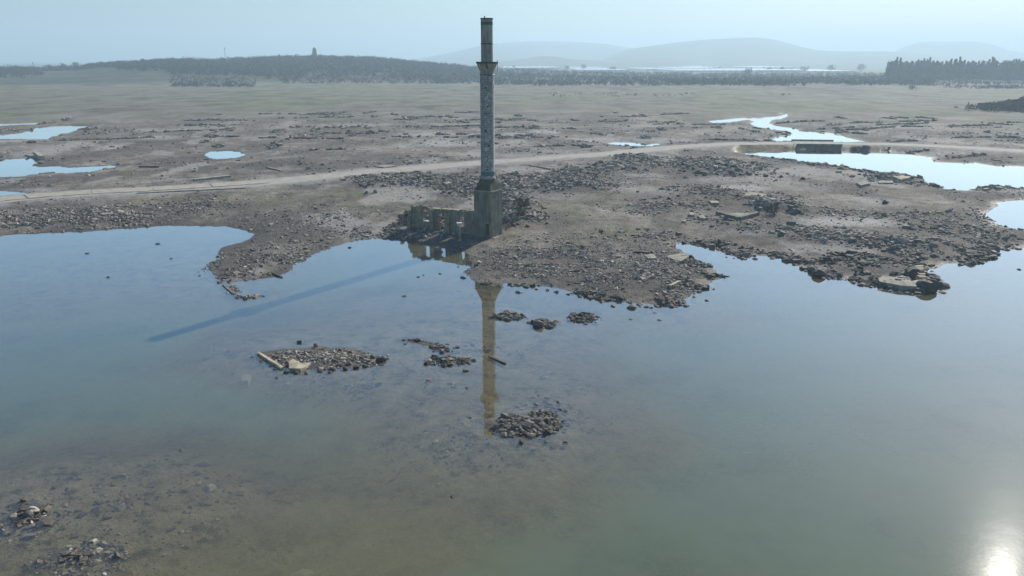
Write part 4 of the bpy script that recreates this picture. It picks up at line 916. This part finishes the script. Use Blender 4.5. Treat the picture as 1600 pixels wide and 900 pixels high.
# wood on the hill
n = 9000; az = rng.uniform(-.66, -.02, n); r = rng.uniform(770, 1090, n); x = r*np.sin(az); y = r*np.cos(az); rz = np.interp(az, ridge_az, ridge_z)
k = (rz > 4) & (r > np.interp(800+1300*np.tan(az), [60,150,260,430], [1050,1000,880,775])+fbm(x/40,y/40,2,55)*70) & (rng.uniform(0,1,n) < np.clip(.35+sst(800,900,r)*.6+fbm(x/60,y/60,3,4)*.8, .1, 1)); cl = Ell(405,118,45,6); k &= cl.q(x, y) > 1
scrub('hill_wood', 'dense dark scrub woodland covering the long low hill', x[k], y[k], rng.uniform(3,5.5,k.sum()), tri=20)
n = 1800; az = rng.uniform(-.68, -.50, n); r = rng.uniform(930, 1100, n); x = r*np.sin(az); y = r*np.cos(az); scrub('skyline_scrub', 'low scrub along the left skyline', x, y, rng.uniform(1.5,4,n), tri=12)
x, y = px_band(2600, 770, 1460, 124, 135); k = fbm(x/40, y/18, 3, 21) > -.12; scrub('plain_scrub', 'dark belt of scrub across the far plain right of the minaret', x[k], y[k], rng.uniform(2.5,5,k.sum()), tri=16)
x, y = px_band(2600, 760, 1400, 116, 125); scrub('far_scrub', 'hazy tree belt before the greenhouses', x, y, rng.uniform(1.8,3.8,len(x)), tri=14)
x, y = px_band(700, 440, 790, 124, 131); scrub('hill_foot_scrub', 'thin scrub along the foot of the hill', x, y, rng.uniform(2,3.5,len(x)), tri=14)
x, y = px_band(260, 268, 400, 129, 135); scrub('plain_bushes', 'clump of bushes on the plain before the hill', x, y, rng.uniform(2,3.2,len(x)), tri=16)
x, y = px_band(300, -60, 40, 116, 130); scrub('plain_bushes', 'bushes on the plain at the left edge', x, y, rng.uniform(2,4,len(x)), tri=16)
x, y = px_band(500, 1420, 1640, 131, 140); k = fbm(x/30, y/30, 2, 8) > -.02; scrub('field_bushes', 'scattered bushes in front of the conifer wood', x[k], y[k], rng.uniform(1.5,3.5,k.sum()), tri=14)
x, y = px_band(220, 820, 1250, 146, 152); k = fbm(x/20, y/20, 2, 18) > .08; scrub('field_bushes', 'low tufts on the green plain', x[k], y[k], rng.uniform(.8,1.6,k.sum()), tri=12)
kx, ky = G(1692, 172, 1.2); aa = rng.uniform(0,6.283,2600); qq = rng.uniform(0,1,2600)**.5*(.85+.3*rng.uniform(0,1,2600)**3); x = kx+45*qq*np.cos(aa); y = ky+26*qq*np.sin(aa); scrub('knoll_brush', 'dense dark brush covering the knoll at the right edge', x, y, rng.uniform(1.2,2.4,2600), MTWIG, tri=24)
# conifers
cm = [crown_mesh('crown', 420, 3.1, 9.5, 1.0, MCON, 'cone', s) for s in range(5)]
bm = bmesh.new(); tapered(bm, 0,0,-.5,14,.35,.08,7); ctrunk = bm_mesh('trunk', bm, MBARK)
clist = sorted([1386+i*4.2+random.uniform(-1.4,1.4) for i in range(66)])
for i, px_ in enumerate(clist):
    x, y = G(px_, random.uniform(127,129), 1.5); z = tz(x, y); hh = .86+.10*math.sin(i*.55)+random.uniform(-.10,.10)-(.15 if i < 2 else 0)
    t = empty('conifer_tree', (x, y, z), random.uniform(0,6), label='tall dark conifer in the front row of the wood at the right', cat='tree', group='conifers in the front row of the right wood'); t.scale = (random.uniform(.85,1.15), 1, hh)
    if i == 0: t['label'] = 'conifer standing at the left end of the right wood'; del t['group']
    link('trunk', ctrunk, t); link('crown', cm[i % 5], t, (0,0,11.2))
n = 420; x, y = px_band(n, 1384, 1760, 123, 126.5); hgt = rng.uniform(12, 18, n)
tri = 60; tt = rng.uniform(0,1,(n,tri))**.75; aa = rng.uniform(0,6.28,(n,tri)); rr = (1-tt)*3.2*rng.uniform(.4,1,(n,tri)); c = np.stack([x[:,None]+rr*np.cos(aa), y[:,None]+rr*np.sin(aa), tt*hgt[:,None]+2], -1)
d = rng.normal(0,1,(n,tri,3,3)); d /= np.linalg.norm(d, axis=3, keepdims=True); V = c[:,:,None,:]+d*1.5
tag(link('conifer_wood', np_mesh('conifer_wood', V.reshape(-1,3), np.arange(n*tri*3).reshape(-1,3), MCON, False, dict(tint=rng.uniform(0,1,n*tri*3)))), 'mass of conifers behind the front row of the right wood', kind='stuff')
# single round trees
rm = [crown_mesh('crown', 260, 2.6, 2.3, .55, MLEAF, 'round', s+20) for s in range(4)]
bm = bmesh.new(); tapered(bm, 0,0,-.5,3.2,.28,.14,7)
for k in range(4):
    a = k*1.6; vs = [bm.verts.new((.07*math.cos(b),.07*math.sin(b),2.4)) for b in (0,2.1,4.2)]; tp = bm.verts.new((1.2*math.cos(a),1.2*math.sin(a),4.2)); 
    for q in range(3): bm.faces.new((vs[q], vs[(q+1)%3], tp))
rtrunk = bm_mesh('trunk', bm, MBARK)
def round_tree(px_, py_, hpx, label, D=None, wide=1.0):
    if D is None: x, y = G(px_, py_, 1.5)
    else: x, y, _ = at_dist(px_, py_, D)
    z = tz(x, y); s = hpx/FPX*math.hypot(x, y)/5.4
    t = empty('tree', (x, y, z), random.uniform(0,6), label=label, cat='tree'); t.scale = (s*wide, s*wide, s); link('trunk', rtrunk, t); link('crown', random.choice(rm), t, (0,0,3.4)); return t
for a in [(912,111,8,'round dark tree standing alone in front of the middle greenhouses',None,1.2),(886,111,6,'smaller round tree left of the lone round one by the greenhouses',None,1.4),(958,112,6,'wide low tree at the right end of the middle greenhouses',None,2.0),
  (803,111,5,'small tree at the left end of the greenhouses near the minaret',None,1.2),(1256,113,8,'hazy broad tree between the right greenhouses',None,1.8),(1222,112,7,'narrow tree left of the broad one by the right greenhouses',None,.8),(1202,112,6,'small wide tree before the white greenhouse roofs',None,1.6),
  (1298,112,9,'hazy tree left of the conifer wood',None,1.4),(1345,112,10,'hazy tree nearest the left end of the conifer wood',None,1.3),(1168,120,11,'darker tree at the right end of the scrub belt before the greenhouses',None,1.2),
  (76,104,7,'bare crowned tree on the left skyline, left of three',1010,1.2),(98,104,8,'bare crowned tree on the left skyline, middle of three',1010,1.1),(118,103,9,'tallest tree on the left skyline, right of three',1010,1.2),(28,104,5,'low tree on the skyline nearest the left edge',1010,1.8),(140,103,4,'small tree right of the tallest one on the left skyline',1010,1.4),
  (228,98,4,'small tree on the hill crest left of the mast, outer one',1010,1),(270,97,4,'small tree on the hill crest left of the mast, second one',1010,1),(311,96,5,'small tree on the hill crest just left of the mast',1010,1.5),(432,93,5,'small tree on the hill crest between mast and tower',1010,1.4),(500,92,6,'bush like tree touching the right side of the ridge tower',1010,.9),(516,92,6,'leaning tree on the hill crest right of the tower',1010,.9)]:
    round_tree(*a)
# shrubs near the pedestal
tw = [crown_mesh('branches', 520, 1.0, .75, .13, MTWIG, 'round', s+60) for s in range(3)]
for k, (a, b, s, lab) in enumerate([(815,325,1.0,'dark leafless shrub on top of the heap right of the pedestal'),(814,343,.7,'lower dark shrub in the heap right of the pedestal'),(791,355,.75,'small dark shrub against the foot of the pedestal'),(1207,334,.9,'dark shrub on the compact stone heap'),(1424,428,.6,'dark shrub on the headland slab')]):
    x, y, z = P(a, b); t = empty('shrub', (x, y, z), k*1.3, label=lab, cat='shrub'); t.scale = (s*1.3, s, s); link('foliage', tw[k % 3], t, (0,0,.7))
# ------------------------------------------------------------------ far structures
def greenhouse(px0, px1, pyb, hpx, label, grp=None):
    a = G(px0, pyb, 1.5); b = G(px1, pyb, 1.5); w = b[0]-a[0]; D = a[1]; h = (hpx*.8+.6)/FPX*D; z = tz((a[0]+b[0])/2, D)
    spans = max(3, int(w/9.6)); sw = w/spans; V = []; F = []; dep = 240
    seg = 6
    for s in range(spans):
        base = len(V)
        for yy in (0, dep):
            for q in range(seg+1):
                t = math.pi*q/seg; V.append((s*sw+sw/2-sw/2*.98*math.cos(t), yy, h*.55+h*.45*math.sin(t)))
        for q in range(seg): F.append((base+q, base+q+1, base+seg+2+q, base+seg+1+q))
    root = empty('greenhouse', (a[0], D, z), 0, label=label, cat='greenhouse')
    me = bpy.data.meshes.new('roof_cover'); me.from_pydata(V, [], F); me.materials.append(MWHITE); link('roof_cover', me, root)
    V = []; F = []
    for s in range(spans):
        for yy in (.02, dep-.02):
            base = len(V); V += [(s*sw, yy, -1), (s*sw+sw, yy, -1)] + [(s*sw+sw/2+sw/2*.98*math.cos(math.pi*q/seg), yy, h*.55+h*.45*math.sin(math.pi*q/seg)) for q in range(seg+1)]; F.append(list(range(base, base+seg+3)))
    for xx in (.01, w-.01): base = len(V); V += [(xx,0,-1),(xx,dep,-1),(xx,dep,h*.55),(xx,0,h*.55)]; F.append([base,base+1,base+2,base+3])
    me = bpy.data.meshes.new('end_wall'); me.from_pydata(V, [], F); me.materials.append(MWHITE); link('end_wall', me, root)
    bm = bmesh.new()
    for s in range(spans+1): box(bm, s*sw-.12, s*sw+.12, -.25, -.05, -1, h*.55)
    link('frame', bm_mesh('frame', bm, MPED), root)
for a in [(783,862,112.3,3,'long white greenhouse nearest the minaret, right of it'),(905,985,113.2,2.6,'long white greenhouse below the lone round tree'),(800,875,109,2.2,'white greenhouse row behind the one nearest the minaret'),(893,952,108.6,2.2,'white greenhouse behind the lone round tree'),
          (1008,1052,110.5,3,'short white greenhouse in the middle of the row'),(1060,1130,110,3,'white greenhouse left of the raised white roofs'),(1065,1175,113.5,3,'long white greenhouse under the raised white roofs'),(1095,1128,107.5,3.5,'high white roofed greenhouse behind the long row, left one'),
          (1180,1262,113.5,3.5,'bright white greenhouse between the two hazy trees'),(1190,1242,109,4,'high white roofed greenhouse behind the long row, right one'),(1268,1335,114,3.2,'last white greenhouse toward the conifer wood')]: greenhouse(*a)
def make_tower():
    x, y, z = at_dist(492, 92, 1015); z = tz(x, y)
    t = empty('tower', (x, y, z-1), .5, label='squat dark tapering tower rising from the wooded ridge', cat='tower')
    bm = bmesh.new(); r0, r1, h = 3.9, 1.9, 14
    A_ = [bm.verts.new((r0*math.cos(a), r0*math.sin(a), 0)) for a in np.linspace(0, 6.283, 9)[:-1]]; B_ = [bm.verts.new((r1*math.cos(a)*1.1, r1*math.sin(a), h*.9)) for a in np.linspace(0, 6.283, 9)[:-1]]; C_ = [bm.verts.new((r1*.6*math.cos(a), r1*.6*math.sin(a), h+random.uniform(-.6,.6))) for a in np.linspace(0, 6.283, 9)[:-1]]
    for P_, Q_ in ((A_,B_),(B_,C_)):
        for k in range(8): bm.faces.new((P_[k], P_[(k+1)%8], Q_[(k+1)%8], Q_[k]))
    bm.faces.new(C_); link('tower_body', bm_mesh('tower_body', bm, MPED), t)
    bm = bmesh.new(); box(bm, -2.4, 2.4, -4.0, -2.7, 0, 3.2); link('annex', bm_mesh('annex', bm, MPED), t)
make_tower()
def mast(px_, pyt, pyb, D, w, label):
    x, y, zt_ = at_dist(px_, pyt, D); z = tz(x, y)-1; h = zt_-z; t = empty('radio_mast', (x, y, z), .3, label=label, cat='mast')
    bm = bmesh.new()
    for sx, sy in ((1,1),(1,-1),(-1,1),(-1,-1)):
        b = box(bm, -.09,.09,-.09,.09,0,h)
        for v in b: k = 1-.7*v.co.z/h; v.co.x += sx*w/2*k; v.co.y += sy*w/2*k
    link('lattice_leg', bm_mesh('lattice_leg', bm, MDARK), t)
    bm = bmesh.new(); nb = int(h/1.2)
    for i in range(nb): k = 1-.7*i/nb; box(bm, -w/2*k, w/2*k, -w/2*k, w/2*k, i*1.2, i*1.2+.12)
    link('brace', bm_mesh('brace', bm, MDARK), t)
    bm = bmesh.new(); box(bm, -.5,.5,-.2,.2,h-1.6,h); link('antenna', bm_mesh('antenna', bm, MDARK), t)
mast(350.5, 74.5, 95, 1010, .8, 'thin lattice mast standing on the crest of the long hill'); mast(191, 94, 100, 1000, .5, 'short pole on the left slope of the long hill'); mast(51, 97, 104, 1000, .5, 'short pole on the left skyline between low trees')
# ------------------------------------------------------------------ mountains
def mountain(name, D, prof, depth, label, seed):
    xs = np.linspace(prof[0][0], prof[-1][0], 160); pys = np.interp(xs, [a for a, _ in prof], [b for _, b in prof])
    k = np.ones(7)/7; pys = np.convolve(np.r_[[pys[0]]*3, pys, [pys[-1]]*3], k, 'valid')
    V = []; rows = [(-1,0),(-.75,.18),(-.5,.45),(-.25,.78),(0,1),(.3,.7),(.7,.25),(1,0)]
    for t, f in rows:
        for i, (a, b) in enumerate(zip(xs, pys)):
            x, y, z = at_dist(a, b, D); z = max(z, 0); nz = float(fbm(np.array([x/380.]), np.array([(y+t*depth)/380.]), 4, seed)[0])
            V.append((x*(1+t*depth/D), y+t*depth, max(0, z*f*(1+nz*.35*(1-f)) + z*.035*nz)-2*(f == 0)))
    n = len(xs); ix = np.arange(len(rows)*n).reshape(len(rows), n); F = np.stack([ix[:-1,:-1], ix[:-1,1:], ix[1:,1:], ix[1:,:-1]], -1).reshape(-1,4)
    tag(link(name, np_mesh(name, V, F, MMOUNT, True)), label, kind='structure')
mountain('mountain', 4700, [(560,99),(600,97),(650,92),(700,83),(760,69),(830,64),(900,65),(950,69),(985,75),(1040,86),(1100,97)], 1500, 'faint pale mountain behind the minaret', 1)
mountain('mountain', 3500, [(930,99),(950,88),(975,78),(1010,72.5),(1060,66),(1100,62),(1150,59),(1190,58.5),(1215,62.5),(1250,73),(1280,79),(1320,80),(1380,80),(1420,82),(1460,87),(1500,92),(1560,92),(1620,88),(1700,90)], 1100, 'broad pale blue mountain at the centre right', 2)
mountain('mountain', 4500, [(1370,97),(1395,82),(1412,74),(1440,65),(1480,64.5),(1520,64),(1548,68),(1575,78),(1610,84),(1700,86),(1760,97)], 900, 'palest flat topped mountain at the far right', 3)
mountain('hill', 2600, [(760,98),(790,96),(815,92),(840,88),(862,87.5),(890,93),(930,94),(960,98),(1000,98),(1060,94),(1110,97),(1180,95),(1300,99),(1340,96),(1400,99)], 500, 'low bluish hill beyond the greenhouses', 4)
mountain('hill', 3000, [(-500,97),(-200,98),(-60,100),(0,103),(40,103.5),(90,104.5),(140,104)], 300, 'low hill on the left skyline', 5)
# ------------------------------------------------------------------ air
bm = bmesh.new(); box(bm, -15500, 15500, -15500, 15500, -5.0, 218); hz = bpy.data.materials.new('pale_haze'); hz.use_nodes = True; hn = hz.node_tree.nodes; hn.clear()
pv = hn.new('ShaderNodeVolumePrincipled'); pv.inputs['Color'].default_value = (.63,.83,.95,1); pv.inputs['Density'].default_value = 4.4e-4; pv.inputs['Anisotropy'].default_value = .22
ho = hn.new('ShaderNodeOutputMaterial'); hz.node_tree.links.new(pv.outputs[0], ho.inputs['Volume'])
o = link('haze', bm_mesh('haze', bm, hz)); o['kind'] = 'stuff'; o['label'] = 'pale bluish air over the flats, thickening with distance'
